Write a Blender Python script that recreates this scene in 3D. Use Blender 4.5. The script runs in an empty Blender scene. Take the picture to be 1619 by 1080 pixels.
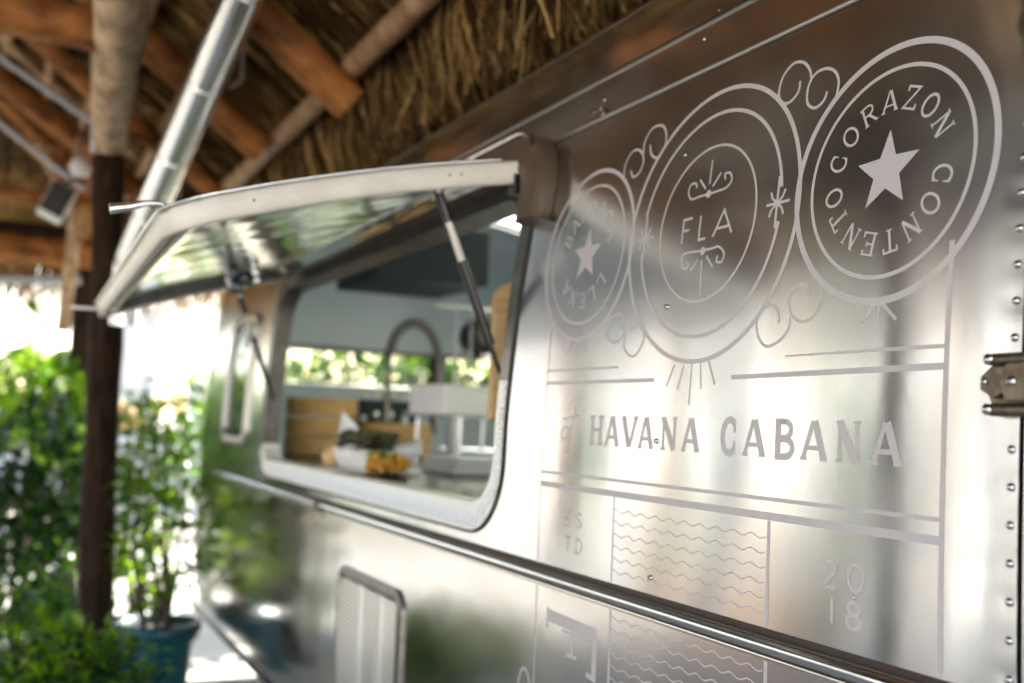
import bpy, math, random
import numpy as np
from mathutils import Vector, Matrix, noise
random.seed(7); RN = np.random.default_rng(11)
PI = math.pi; EYE = 1.62
scene = bpy.context.scene; COL = scene.collection

# ------------------------------------------------------------------ camera
FPX, CX, CY = 1700.38, 809.5, 534.48
F = Vector((0.42742773, 0.900615, 0.07872844)); R = Vector((0.90145997, -0.43117081, 0.03823156)); U = Vector((-0.06837732, -0.05462931, 0.99616273))
cam = bpy.data.cameras.new("camera"); co = bpy.data.objects.new("camera", cam); COL.objects.link(co)
m = Matrix((R, U, -F)).transposed().to_4x4(); m.translation = Vector((0, 0, EYE)); co.matrix_world = m
cam.lens = FPX*36/1619; cam.sensor_width = 36; cam.shift_y = (CY-540)/1619
cam.clip_start = .02; cam.clip_end = 1500
cam.dof.use_dof = True; cam.dof.focus_distance = 1.66; cam.dof.aperture_fstop = 2.2; cam.dof.aperture_blades = 0
scene.camera = co

# ------------------------------------------------------------------ world, sun, exposure
world = bpy.data.worlds.new("World"); scene.world = world; world.use_nodes = True
wn = world.node_tree; bg = wn.nodes["Background"]
sky = wn.nodes.new("ShaderNodeTexSky"); sky.sky_type = 'NISHITA'; sky.sun_disc = False
S = Vector((.40, .76, .62)).normalized()
sky.sun_elevation = math.asin(S.z); sky.sun_rotation = math.atan2(S.x, S.y)
sky.dust_density = 2.0; sky.air_density = 1.0
wn.links.new(sky.outputs[0], bg.inputs[0]); bg.inputs[1].default_value = 0.15
sl = bpy.data.lights.new("sun", 'SUN'); sl.energy = 5.0; sl.angle = math.radians(.5); sl.color = (1, .95, .87)
so = bpy.data.objects.new("sun", sl); COL.objects.link(so); so.rotation_euler = S.to_track_quat('Z', 'Y').to_euler(); so.location = (-10, 10, 15)
vs = scene.view_settings; vs.view_transform = 'Standard'; vs.look = 'None'; vs.exposure = 2.17; vs.gamma = 1; vs.use_curve_mapping = False
scene.cycles.use_denoising = True; scene.cycles.max_bounces = 10; scene.cycles.diffuse_bounces = 5; scene.cycles.glossy_bounces = 6
scene.cycles.sample_clamp_indirect = 8.0; scene.cycles.caustics_reflective = False; scene.cycles.caustics_refractive = False

# ------------------------------------------------------------------ materials
def mat(name, col, rough=.6, metal=0., var=.0, scale=8., stretch=(1, 1, 1), col2=None, bump=0., bscale=None, bstretch=None, aniso=0., coat=0., detail=4, trans=0., spec=.5, coords='Object', rvar=0.):
    M = bpy.data.materials.new(name); M.use_nodes = True; n = M.node_tree; b = n.nodes["Principled BSDF"]
    b.inputs["Base Color"].default_value = (*col, 1); b.inputs["Roughness"].default_value = rough; b.inputs["Metallic"].default_value = metal
    b.inputs["Specular IOR Level"].default_value = spec
    tc = n.nodes.new("ShaderNodeTexCoord")
    def tex(sc, st, det):
        mp = n.nodes.new("ShaderNodeMapping"); mp.inputs["Scale"].default_value = st; n.links.new(tc.outputs[coords], mp.inputs[0])
        t = n.nodes.new("ShaderNodeTexNoise"); t.inputs["Scale"].default_value = sc; t.inputs["Detail"].default_value = det; n.links.new(mp.outputs[0], t.inputs[0]); return t
    if col2 is not None or var:
        if col2 is None: col2 = tuple(c*(1-var) for c in col)
        t = tex(scale, stretch, detail); r = n.nodes.new("ShaderNodeValToRGB")
        r.color_ramp.elements[0].position = .35; r.color_ramp.elements[1].position = .65
        r.color_ramp.elements[0].color = (*col2, 1); r.color_ramp.elements[1].color = (*col, 1)
        n.links.new(t.outputs[0], r.inputs[0]); n.links.new(r.outputs[0], b.inputs["Base Color"])
    if rvar:
        t = tex(5, (1, 1, 1), 5); mr = n.nodes.new("ShaderNodeMapRange"); mr.inputs[3].default_value = rough-rvar; mr.inputs[4].default_value = rough+rvar
        n.links.new(t.outputs[0], mr.inputs[0]); n.links.new(mr.outputs[0], b.inputs["Roughness"])
    if bump:
        t = tex(bscale or scale, bstretch or stretch, detail); bp = n.nodes.new("ShaderNodeBump"); bp.inputs["Strength"].default_value = 1; bp.inputs["Distance"].default_value = bump
        n.links.new(t.outputs[0], bp.inputs["Height"]); n.links.new(bp.outputs[0], b.inputs["Normal"])
    if aniso:
        b.inputs["Anisotropic"].default_value = aniso
        tg = n.nodes.new("ShaderNodeTangent"); tg.direction_type = 'UV_MAP'; tg.uv_map = "UVMap"; n.links.new(tg.outputs[0], b.inputs["Tangent"])
    if coat: b.inputs["Coat Weight"].default_value = coat
    if trans:
        tr = n.nodes.new("ShaderNodeBsdfTranslucent"); mx = n.nodes.new("ShaderNodeMixShader"); mx.inputs[0].default_value = trans
        tr.inputs[0].default_value = (min(1, col[0]*1.6), min(1, col[1]*1.5), col[2]*.6, 1)
        n.links.new(b.outputs[0], mx.inputs[1]); n.links.new(tr.outputs[0], mx.inputs[2]); n.links.new(mx.outputs[0], n.nodes["Material Output"].inputs[0])
    return M

def alu(name, col, rough, aniso, dent, dscale, fine=0.0):
    """brushed aluminium: big soft dents, fine horizontal brush relief, smears in roughness"""
    M = mat(name, col, rough, 1.0, aniso=aniso); n = M.node_tree; b = n.nodes["Principled BSDF"]; b.inputs["Anisotropic Rotation"].default_value = .25
    tc = n.nodes.new("ShaderNodeTexCoord")
    def T(sc, st, det):
        mp = n.nodes.new("ShaderNodeMapping"); mp.inputs["Scale"].default_value = st; n.links.new(tc.outputs['Object'], mp.inputs[0])
        t = n.nodes.new("ShaderNodeTexNoise"); t.inputs["Scale"].default_value = sc; t.inputs["Detail"].default_value = det; n.links.new(mp.outputs[0], t.inputs[0]); return t
    a = T(dscale, (1, 1, .45), 1.5); bp = n.nodes.new("ShaderNodeBump"); bp.inputs["Strength"].default_value = 1; bp.inputs["Distance"].default_value = dent
    n.links.new(a.outputs[0], bp.inputs["Height"])
    a2 = T(11, (1, 1, .7), 2); bq = n.nodes.new('ShaderNodeBump'); bq.inputs['Strength'].default_value = 1; bq.inputs['Distance'].default_value = dent*.06
    n.links.new(a2.outputs[0], bq.inputs['Height']); n.links.new(bp.outputs[0], bq.inputs['Normal']); last = bq
    if fine:
        f = T(60, (1, .12, 8), 2); b2 = n.nodes.new("ShaderNodeBump"); b2.inputs["Strength"].default_value = 1; b2.inputs["Distance"].default_value = fine
        n.links.new(f.outputs[0], b2.inputs["Height"]); n.links.new(last.outputs[0], b2.inputs["Normal"]); last = b2
    n.links.new(last.outputs[0], b.inputs["Normal"])
    g = T(4, (1, .6, 1.5), 2); mr = n.nodes.new("ShaderNodeMapRange"); mr.inputs[1].default_value = .3; mr.inputs[2].default_value = .7
    mr.inputs[3].default_value = rough*.8; mr.inputs[4].default_value = rough*1.22
    n.links.new(g.outputs[0], mr.inputs[0]); n.links.new(mr.outputs[0], b.inputs["Roughness"])
    return M

M = dict(
    alu=alu('aluminium_skin', (.68, .695, .70), .165, 1.0, .0020, 2.6, .000022),
    alu_low=alu('aluminium_lower', (.70, .69, .66), .15, .5, .004, 2.4, .0),
    alu_hatch=alu('aluminium_hatch', (.80, .80, .79), .1, .2, .005, 5.),
    trim=mat('polished_trim', (.75, .74, .72), .22, 1., bump=.0006, bscale=9),
    chrome=mat('rail_metal', (.70, .71, .72), .17, 1., bump=.0003, bscale=25),
    groove=mat('dark_groove', (.035, .022, .016), .6),
    cream=mat('hatch_rail_paint', (.80, .74, .64), .45, .0, var=.12, scale=14, bump=.0004),
    tread=mat('tread_plate', (.95, .94, .90), .4, .5, var=.1, scale=60),
    lozenge=mat('tread_lozenge', (.97, .97, .95), .3, .9),
    seam=mat('seam_metal', (.55, .52, .47), .45, .9),
    mould=mat('brown_moulding', (.17, .115, .075), .5, .4, var=.4, scale=5, bump=.0005),
    frame=mat('grey_frame', (.25, .235, .215), .35, .8, var=.35, scale=25),
    vinyl=mat('frosted_print', (.56, .51, .49), .6, .0, var=.04, scale=40),
    rivet=mat('rivet_metal', (.55, .52, .47), .22, 1.),
    hinge=mat('hinge_bronze', (.24, .20, .145), .45, .9, var=.45, scale=60, bump=.0003),
    black=mat('black_plastic', (.012, .012, .013), .35),
    rubber=mat('rubber', (.02, .018, .016), .7),
    louvre=mat('louvre_metal', (.90, .88, .84), .3, .8),
    lining=mat('lining_paint', (.68, .78, .88), .45, var=.04, scale=3),
    ceilm=mat('lining_ceiling', (.66, .68, .68), .35, .3, var=.1, scale=3),
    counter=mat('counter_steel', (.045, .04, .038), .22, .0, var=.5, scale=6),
    wood_d=mat('dark_post', (.048, .026, .014), .8, spec=.15, col2=(.013, .008, .005), scale=5, stretch=(6, 6, 1), bump=.006),
    wood_b=mat('beam_wood', (.50, .20, .055), .6, spec=.2, col2=(.13, .045, .014), scale=5, stretch=(1, 4, 1.4), bump=.010, detail=10),
    wood_l=mat('peeled_log', (.78, .56, .33), .7, col2=(.34, .20, .10), scale=9, stretch=(1.5, .6, 1.5), bump=.004, detail=9),
    wood_m=mat('brown_rafter', (.11, .085, .06), .7, spec=.2, col2=(.06, .04, .025), scale=4),
    skyl=mat('frosted_dome', (.85, .85, .85), .5, trans=.8),
    pole=mat('pole_wood', (.58, .37, .20), .65, col2=(.30, .15, .065), scale=8, bump=.003),
    thatch=mat('palm_thatch', (.22, .125, .045), .8, spec=.1, col2=(.045, .023, .009), scale=3, detail=6),
    thatch2=mat('palm_thatch_light', (.64, .41, .16), .8, spec=.1, col2=(.16, .09, .035), scale=5, detail=6),
    thatch_back=mat('thatch_underlay', (.07, .045, .022), .9, col2=(.03, .02, .01), scale=12, stretch=(1, 5, 1), bump=.02),
    duct=mat('galvanised_duct', (.86, .88, .87), .22, 1., var=.08, scale=25),
    conduit=mat('grey_conduit', (.45, .47, .50), .4, .6),
    paving=mat('pale_paving', (.62, .60, .56), .8, var=.15, scale=1.5, detail=8, bump=.002),
    terrace=mat('terrace_stone', (.27, .265, .25), .8, var=.3, scale=2, detail=8, bump=.002),
    ground=mat('sunlit_ground', (.46, .40, .325), .85, var=.2, scale=.6, detail=8),
    cream_wall=mat('cream_stucco', (.66, .64, .615), .8, var=.12, scale=1.5),
    peach=mat('peach_plaster', (.66, .53, .44), .8, var=.1, scale=2),
    stucco=mat('white_stucco', (.80, .78, .73), .8, var=.06, scale=1.2, bump=.003, bscale=30),
    glass_dark=mat('window_glass', (.05, .07, .08), .06, spec=.8),
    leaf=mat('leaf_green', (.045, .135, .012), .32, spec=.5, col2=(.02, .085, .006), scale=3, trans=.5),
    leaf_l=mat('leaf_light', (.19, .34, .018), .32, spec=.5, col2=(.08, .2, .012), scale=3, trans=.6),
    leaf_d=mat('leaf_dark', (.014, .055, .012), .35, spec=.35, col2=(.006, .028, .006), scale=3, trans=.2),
    stem=mat('stem_bark', (.13, .09, .055), .8, var=.4, scale=20),
    teal=mat('teal_glaze', (.006, .085, .11), .3, var=.25, scale=6),
    soil=mat('soil', (.04, .025, .015), .9, var=.4, scale=30),
    bamboo=mat('bamboo', (.66, .40, .13), .5, col2=(.48, .30, .12), scale=10, stretch=(1, 1, 9), bump=.0008),
    board=mat('cutting_board', (.66, .42, .19), .5, col2=(.52, .30, .12), scale=6, stretch=(1, 1, 8)),
    paper=mat('white_paper', (.82, .82, .80), .7, bump=.002, bscale=12),
    plate=mat('white_ceramic', (.72, .70, .66), .3),
    filling=mat('dark_filling', (.06, .03, .018), .5, col2=(.05, .08, .015), scale=60),
    yellow=mat('yellow_filling', (.65, .36, .04), .5, col2=(.5, .22, .02), scale=50),
    herb=mat('herb', (.10, .20, .03), .5),
    bun=mat('bun_crust', (.62, .36, .14), .5, col2=(.72, .5, .26), scale=9),
    steel=mat('steel', (.6, .6, .62), .25, 1.),
    whitep=mat('white_plastic', (.8, .8, .8), .35),
    hoodm=mat('dark_hood', (.035, .045, .055), .6, spec=.15),
    red=mat('red_plastic', (.5, .04, .03), .4),
)
def glassmat():
    g = bpy.data.materials.new('clear_glass'); g.use_nodes = True; n = g.node_tree; b = n.nodes["Principled BSDF"]
    gl = n.nodes.new("ShaderNodeBsdfGlossy"); gl.inputs["Roughness"].default_value = .03; tr = n.nodes.new("ShaderNodeBsdfTransparent"); tr.inputs[0].default_value = (.42, .45, .44, 1)
    fr = n.nodes.new("ShaderNodeFresnel"); fr.inputs[0].default_value = 1.6; mx = n.nodes.new("ShaderNodeMixShader")
    n.links.new(fr.outputs[0], mx.inputs[0]); n.links.new(tr.outputs[0], mx.inputs[1]); n.links.new(gl.outputs[0], mx.inputs[2]); n.links.new(mx.outputs[0], n.nodes["Material Output"].inputs[0]); return g
M['glass'] = glassmat()

# ------------------------------------------------------------------ helpers
ORG = {}
def tag(o, label=None, cat=None, group=None, kind=None):
    if label: o['label'] = label
    if cat: o['category'] = cat
    if group: o['group'] = group
    if kind: o['kind'] = kind
    return o
def thing(name, label, cat, loc, group=None):
    o = bpy.data.objects.new(name, None); COL.objects.link(o); o.location = loc; o.empty_display_size = .1
    tag(o, label, cat, group); ORG[o.name] = Vector(loc); return o
def origin(o):
    return ORG.get(o.name, Vector((0, 0, 0))) if o else Vector((0, 0, 0))

class MB:
    def __init__(s): s.v = []; s.f = []
    def add(s, vs_, fs):
        k = len(s.v); s.v.extend([tuple(v) for v in vs_]); s.f.extend([tuple(i+k for i in f) for f in fs]); return s
    def box(s, c, d, rot=None):
        c = Vector(c); vs_ = []
        for x in (-.5, .5):
            for y in (-.5, .5):
                for z in (-.5, .5):
                    p = Vector((x*d[0], y*d[1], z*d[2]))
                    if rot: p = rot @ p
                    vs_.append(c+p)
        return s.add(vs_, [(0, 1, 3, 2), (4, 6, 7, 5), (0, 4, 5, 1), (2, 3, 7, 6), (0, 2, 6, 4), (1, 5, 7, 3)])
    def tube(s, pts, r, n=12, caps=True, wob=0):
        pts = [Vector(p) for p in pts]; rs = r if isinstance(r, (list, tuple)) else [r]*len(pts)
        t0 = (pts[1]-pts[0]).normalized(); a = t0.orthogonal().normalized(); vs_ = []
        for i, p in enumerate(pts):
            t = (pts[min(i+1, len(pts)-1)]-pts[max(i-1, 0)]).normalized()
            a = (a-t*a.dot(t)).normalized(); b = t.cross(a)
            for k in range(n):
                q = 2*PI*k/n; rr = rs[i]
                if wob: rr *= 1+wob*noise.noise(Vector((p.x*3+math.cos(q), p.y*3+math.sin(q), p.z*3)))
                vs_.append(p+(a*math.cos(q)+b*math.sin(q))*rr)
        fs = [(i*n+k, i*n+(k+1) % n, (i+1)*n+(k+1) % n, (i+1)*n+k) for i in range(len(pts)-1) for k in range(n)]
        if caps:
            k = len(vs_); vs_ = vs_+vs_[:n]+vs_[-n:]; fs += [tuple(range(k+n-1, k-1, -1)), tuple(range(k+n, k+2*n))]
        return s.add(vs_, fs)
    def lathe(s, c, prof, n=40, axis=None, capb=False, capt=False):
        c = Vector(c); vs_ = []; q = Vector((0, 0, 1)).rotation_difference(Vector(axis)) if axis else None
        for r, z in prof:
            for k in range(n):
                a = 2*PI*k/n; p = Vector((r*math.cos(a), r*math.sin(a), z))
                vs_.append(c+(q @ p if q else p))
        fs = [(i*n+k, i*n+(k+1) % n, (i+1)*n+(k+1) % n, (i+1)*n+k) for i in range(len(prof)-1) for k in range(n)]
        if capb: fs.append(tuple(range(n-1, -1, -1)))
        if capt: fs.append(tuple(range((len(prof)-1)*n, len(prof)*n)))
        return s.add(vs_, fs)
    def loft(s, loops, close=True):
        n = len(loops[0]); vs_ = [p for l in loops for p in l]; fs = []
        for i in range(len(loops)-1):
            for k in range(n if close else n-1): fs.append((i*n+k, i*n+(k+1) % n, (i+1)*n+(k+1) % n, (i+1)*n+k))
        return s.add(vs_, fs)
    def sweep(s, path, sect, ups, caps=True):
        """section (a along side, b along up) swept along path with given up vectors"""
        loops = []; path = [Vector(p) for p in path]
        for i, p in enumerate(path):
            t = (path[min(i+1, len(path)-1)]-path[max(i-1, 0)]).normalized(); u = Vector(ups[i] if isinstance(ups, list) else ups)
            u = (u-t*u.dot(t)).normalized(); sd = t.cross(u)
            loops.append([p+sd*a+u*b for a, b in sect])
        k = len(s.v); s.loft(loops); n = len(sect)
        if caps: s.f += [tuple(k+i for i in range(n-1, -1, -1)), tuple(k+(len(path)-1)*n+i for i in range(n))]
        return s
    def prism(s, poly, d):
        """poly: list of 3-D points, extruded by vector d"""
        n = len(poly); d = Vector(d); a = [Vector(p) for p in poly]
        return s.add(a+[p+d for p in a], [tuple(range(n-1, -1, -1)), tuple(range(n, 2*n))]+[(i, (i+1) % n, n+(i+1) % n, n+i) for i in range(n)])
    def build(s, name, m_, parent=None, smooth=True, bevel=0, kind=None, uv=None, solid=0, seg=2):
        og = origin(parent)
        me = bpy.data.meshes.new(name); me.from_pydata([(x-og.x, y-og.y, z-og.z) for x, y, z in s.v], [], s.f); me.update()
        me.materials.append(m_)
        if uv is not None:
            l = me.uv_layers.new(name="UVMap"); li = np.empty(len(me.loops), int); me.loops.foreach_get('vertex_index', li); l.data.foreach_set('uv', np.array(uv, float)[li].ravel())
        if smooth: me.shade_smooth()
        o = bpy.data.objects.new(name, me); COL.objects.link(o)
        if parent: o.parent = parent
        # the child keeps its parent's own origin so that sub-parts line up
        if parent is not None: ORG[o.name] = og
        if solid: q = o.modifiers.new('s', 'SOLIDIFY'); q.thickness = abs(solid); q.offset = 1 if solid > 0 else -1
        if bevel: q = o.modifiers.new('b', 'BEVEL'); q.width = bevel; q.segments = seg; q.limit_method = 'ANGLE'; q.angle_limit = .6
        if kind: o['kind'] = kind
        return o
def inst(src, parent, loc):
    c = src.copy(); COL.objects.link(c); c.parent = parent; c.location = loc; return c

def ray(px, py): return F+R*((px-CX)/FPX)-U*((py-CY)/FPX)
def atY(px, py, Y): d = ray(px, py); return Vector((0, 0, EYE))+d*(Y/d.y)
def atX(px, py, X): d = ray(px, py); return Vector((0, 0, EYE))+d*(X/d.x)
def P(x, y, h): return Vector((x, y, h+EYE))
def catmull(pts, k=8, closed=False):
    p = [np.array(q, float) for q in pts]; n = len(p); out = []
    for i in range(n if closed else n-1):
        a, b, c, d = (p[(i-1) % n], p[i], p[(i+1) % n], p[(i+2) % n]) if closed else (p[max(i-1, 0)], p[i], p[i+1], p[min(i+2, n-1)])
        for j in range(k):
            t = j/k; out.append(.5*((2*b)+(-a+c)*t+(2*a-5*b+4*c-d)*t*t+(-a+3*b-3*c+d)*t**3))
    if not closed: out.append(p[-1])
    return out

# ------------------------------------------------------------------ trailer section (distance X of the skin for each height h over the eye)
K2, K3, H0 = .04693, .03655, -.28442
low = [(1.185, -1.20), (1.15, -1.13), (1.12, -1.02), (1.105, -.88), (1.1, -.76)]
mid = [(1.1+K2*max(h-H0, 0)**2+K3*max(h-H0, 0)**4, h) for h in np.arange(-.74, .741, .01)]
top = [(1.208, .80), (1.25, .895), (1.32, .99), (1.425, 1.075), (1.57, 1.145), (1.8, 1.20), (2.05, 1.23), (2.3, 1.24)]
pr = [tuple(q) for q in catmull(low, 6)][:-1] + mid + [tuple(q) for q in catmull([mid[-1]]+top, 8)][1:]
pr = pr + [(4.6-x, h) for x, h in pr[-2::-1]]
PX = np.array([q[0] for q in pr]); PH = np.array([q[1] for q in pr])
PT = np.concatenate([[0], np.cumsum(np.hypot(np.diff(PX), np.diff(PH)))])
PT -= np.interp(0, PH[:len(mid)+24], PT[:len(mid)+24])
TEND = PT[-1]; TTOP = PT[len(pr)//2]
_dx = np.gradient(PX, PT); _dh = np.gradient(PH, PT)
def W(s, t, off=0.):
    x = np.interp(t, PT, PX); h = np.interp(t, PT, PH); dx = np.interp(t, PT, _dx); dh = np.interp(t, PT, _dh)
    l = math.hypot(dx, dh)
    return Vector((x-dh/l*off, s, h+EYE+dx/l*off))
def Wn(t):
    dx = np.interp(t, PT, _dx); dh = np.interp(t, PT, _dh); return Vector((-dh, 0, dx)).normalized()
def wall_at(px, py):
    d = ray(px, py); h = 0.
    for _ in range(40): h = .5*h+.5*np.interp(h, PH[:len(pr)//2], PX[:len(pr)//2])*d.z/d.x
    X = np.interp(h, PH[:len(pr)//2], PX[:len(pr)//2]); return X*d.y/d.x, float(np.interp(h, PH[:len(pr)//2], PT[:len(pr)//2]))

# ================================================================== SETTING
g = MB(); g.add([(-400, -400, 0), (400, -400, 0), (400, 400, 0), (-400, 400, 0)], [(0, 1, 2, 3)]); tag(g.build('ground', M['ground'], smooth=False), kind='structure')
g = MB(); g.add([(-.7, -5, .008), (5.5, -5, .008), (5.5, 13, .008), (-.7, 13, .008)], [(0, 1, 2, 3)]); tag(g.build('pavement', M['paving'], smooth=False), kind='structure')
g = MB(); g.add([(-8, -6, .004), (-.7, -6, .004), (-.7, 14, .004), (-8, 14, .004)], [(0, 1, 2, 3)]); tag(g.build('terrace', M['terrace'], smooth=False), kind='structure')

# ------------------------------------------------------------------ thatched hut
HUT = thing('thatched_hut', 'open thatched hut of log posts and beams over the silver trailer', 'hut', (-1, 5, 0))
def log(a, b, r, m_, name, n=14, seg=14, wob=.12, bend=.02, parent=HUT):
    a, b = Vector(a), Vector(b); r0, r1 = r if isinstance(r, tuple) else (r, r); pts = []; rs = []
    sd = random.random()*50
    for i in range(seg+1):
        t = i/seg; p = a.lerp(b, t); o = Vector((noise.noise(Vector((sd, t*2, 0))), noise.noise(Vector((sd, 0, t*2))), noise.noise(Vector((0, sd, t*2)))))
        pts.append(p+o*bend*math.sin(PI*t)); rs.append((r0+(r1-r0)*t)*(1+.05*noise.noise(Vector((sd, t*6, 3)))))
    return MB().tube(pts, rs, n, wob=wob).build(name, m_, parent)
PL = .75; RH = lambda X: 1.31+PL*(1.208-X)        # rafter axis height over the eye, right slope
XR = -1.0; HR = RH(XR)                            # ridge
# posts: dark painted foot, plate log on top
log(P(.60, 6.5, -EYE), P(.475, 6.42, 1.42), (.098, .088), M['wood_d'], 'post')
for x_, y_ in ((.62, 10.0), (-3.1, 9.7), (-3.1, 5.35), (-3.15, 1.0), (3.9, 9.9)):
    log(P(x_, y_, -EYE), P(x_, y_, 1.38), (.1, .09), M['wood_d'], 'post')
log(P(.15, 2.0, 1.47), P(.50, 6.75, 1.51), (.105, .098), M['wood_l'], 'plate_log', wob=.07, bend=.05)
log(P(.50, 6.7, 1.56), P(.62, 10.3, 1.52), .09, M['wood_b'], 'plate_log')
log(P(-3.1, -.8, 1.45), P(-3.1, 10.3, 1.45), .1, M['wood_m'], 'plate_log', seg=24)
log(P(-3.3, 4.55, 1.60), P(.38, 4.6, 1.53), .095, M['wood_b'], 'tie_beam')
log(P(-3.3, 8.1, 1.46), P(.55, 8.1, 1.43), .05, M['wood_b'], 'tie_beam')
log(P(-3.4, 9.93, 1.47), P(4.2, 9.93, 1.47), .07, M['wood_d'], 'tie_beam', seg=24)
log(P(-3.4, 9.9, 1.29), P(4.2, 9.9, 1.31), .125, M['wood_b'], 'tie_beam', seg=24)
log(P(XR, -.6, HR+.05), P(XR, 8, HR+.05), .1, M['wood_m'], 'ridge_pole', seg=20)
for y_, r_ in ((-.3, .08), (1.0, .09), (2.7, .1), (4.22, .092), (5.5, .085), (6.8, .06), (8.3, .085), (9.35, .10)):
    xe = 1.235 if y_ < 5 else 1.15
    top_ = XR if y_ < 9 else -.2
    log(P(top_, y_, RH(top_)), P(xe, y_+.02, RH(xe)), (r_, r_*.95), M['wood_b'], 'rafter', bend=.04)
    log(P(XR, y_, RH(XR)), P(-3.5, y_, RH(XR)-PL*2.5), r_*.8, M['wood_m'], 'rafter', bend=.03)
log(P(XR, 8.0, HR), P(1.4, 10.4, 1.25), .09, M['wood_b'], 'hip_rafter'); log(P(XR, 8.0, HR), P(-3.4, 10.4, 1.25), .09, M['wood_b'], 'hip_rafter')
for x_, dz, r_ in ((1.225, .135, .05), (.55, .17, .035), (-.1, .17, .035), (-.7, .17, .035)):
    log(P(x_, -.6, RH(x_)+dz), P(x_, 9.6, RH(x_)+dz), (r_*.9, r_*1.15), M['pole'], 'purlin', n=10, seg=26, bend=.03)
for x_ in (.0, 1.0, 2.0): log(P(x_*.9-.3, 9.9, 1.4), P(x_*.45-.3, 9.0, 2.05), .045, M['pole'], 'rafter', n=10)
for y_, a_, c_ in ((7.2, -.4, .9), (7.9, -.5, .95), (8.9, -.5, .9), (9.4, -.4, .8)):
    log(P(a_, y_, RH(a_)+.14), P(c_, y_+.05, RH(c_)+.14), .035, M['pole'], 'batten', n=10, seg=8)
for x_ in (.15, .40, .80): log(P(x_, 5.8, RH(x_)+.10), P(x_+.03, 9.4, RH(x_)+.10), .03, M['pole'], 'purlin', n=10, seg=10)
# small knee brace and light uprights round the post
log(P(.70, 6.9, 1.0), P(.42, 6.9, 1.5), .035, M['wood_b'], 'brace', n=10); log(P(.40, 8.6, .55), P(.44, 8.6, 1.5), .05, M['wood_l'], 'brace', n=10)
# roof deck under the thatch (closed against the sky)
TH = lambda X: RH(X)+.32
def sheet(quads, name, th=.06):
    b = MB()
    for q in quads:
        a = [Vector(p) for p in q]; nrm = (a[1]-a[0]).cross(a[-1]-a[0]).normalized()
        if nrm.z < 0: nrm = -nrm
        b.prism(a, nrm*th)
    return b.build(name, M['thatch_back'], HUT, smooth=False)
rt = P(XR, -.7, TH(XR)); rf = P(XR, 7.9, TH(XR)); eR = 2.1; hE = TH(1.35)-.22*(eR-1.35)
sheet([[rt, P(1.35, -.7, TH(1.35)), P(1.35, 10.4, TH(1.35)), rf],
       [P(1.35, -.7, TH(1.35)), P(eR, -.7, hE), P(eR, 10.4, hE), P(1.35, 10.4, TH(1.35))],
       [rt, rf, P(-3.35, 10.4, TH(1.35)), P(-3.35, -.7, TH(1.35))],
       [rf, P(1.35, 10.4, TH(1.35)), P(-3.35, 10.4, TH(1.35))],
       [rt, P(1.35, -.7, TH(1.35)), P(-3.35, -.7, TH(1.35))]], 'roof_deck')
# thatch: thousands of palm blades in layers
def strands(n, fn, name, m_, w=(.006, .016), seg=4):
    vs_ = []; fs = []
    for _ in range(n):
        base, d, L, curl = fn(); k = len(vs_); ww = random.uniform(*w); side = d.cross(Vector((random.uniform(-1, 1), random.uniform(-1, 1), random.uniform(-1, 1)))).normalized()
        ph = random.random()*6; fr = random.uniform(2, 5)
        c = Vector((random.gauss(0, 1), random.gauss(0, 1), random.gauss(0, .4)))*curl
        for i in range(seg+1):
            t = i/seg; p = base+d*L*t+c*(t*t)+side*(math.sin(ph+fr*t)*curl*.45)
            s_ = side*ww*(1-.6*t); vs_.append(p-s_); vs_.append(p+s_)
        fs += [(k+2*i, k+2*i+1, k+2*i+3, k+2*i+2) for i in range(seg)]
    b = MB(); b.v = [tuple(v) for v in vs_]; b.f = fs
    return b.build(name, m_, HUT, smooth=False, kind='stuff')
dR = Vector((1, 0, -PL)).normalized()
def f_under():
    x = random.uniform(-1.0, 1.2); y = random.uniform(1.0, 10.0)
    return P(x, y, TH(x)-random.uniform(.0, .06)), (dR+Vector((0, random.gauss(0, .05), random.gauss(-.01, .03)))).normalized(), random.uniform(.3, .7), .03
strands(9000, f_under, 'thatch', M['thatch']); strands(4500, f_under, 'thatch', M['thatch2'], w=(.004, .01))
def f_cur():
    y = random.uniform(-.5, 9.5); x = random.uniform(1.27, 1.9); z = (TH(x) if x < 1.35 else TH(1.35)-.22*(x-1.35))-random.uniform(0, .08)
    d = Vector((random.uniform(.05, .8), random.gauss(.0, .22), -1)).normalized(); L = random.uniform(.15, .5)
    while L > .05 and z+d.z*L < float(np.interp(x+d.x*L, PX[:len(pr)//2], PH[:len(pr)//2]))+.06: L -= .03
    return P(x, y, z), d, L, min(.05, L*.12)
strands(8500, f_cur, 'thatch_fringe', M['thatch'], w=(.004, .012), seg=6); strands(5000, f_cur, 'thatch_fringe', M['thatch2'], w=(.003, .010), seg=6)
def f_far():
    x = random.uniform(-1.5, 2.2); y = random.uniform(8.6, 10.4)
    if random.random() < .45:
        y = 10.4; return P(x, y+random.uniform(-.1, .1), 1.42+random.uniform(-.1, .05)), Vector((random.gauss(0, .06), .05, -1)).normalized(), random.uniform(.3, .58), .03
    return P(x, y, TH(1.35)+.8*(10.4-y)-.06), Vector((random.gauss(0, .05), 1, -.85)).normalized(), random.uniform(.3, .6), .02
strands(3800, f_far, 'thatch', M['thatch2'], w=(.006, .014))
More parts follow.
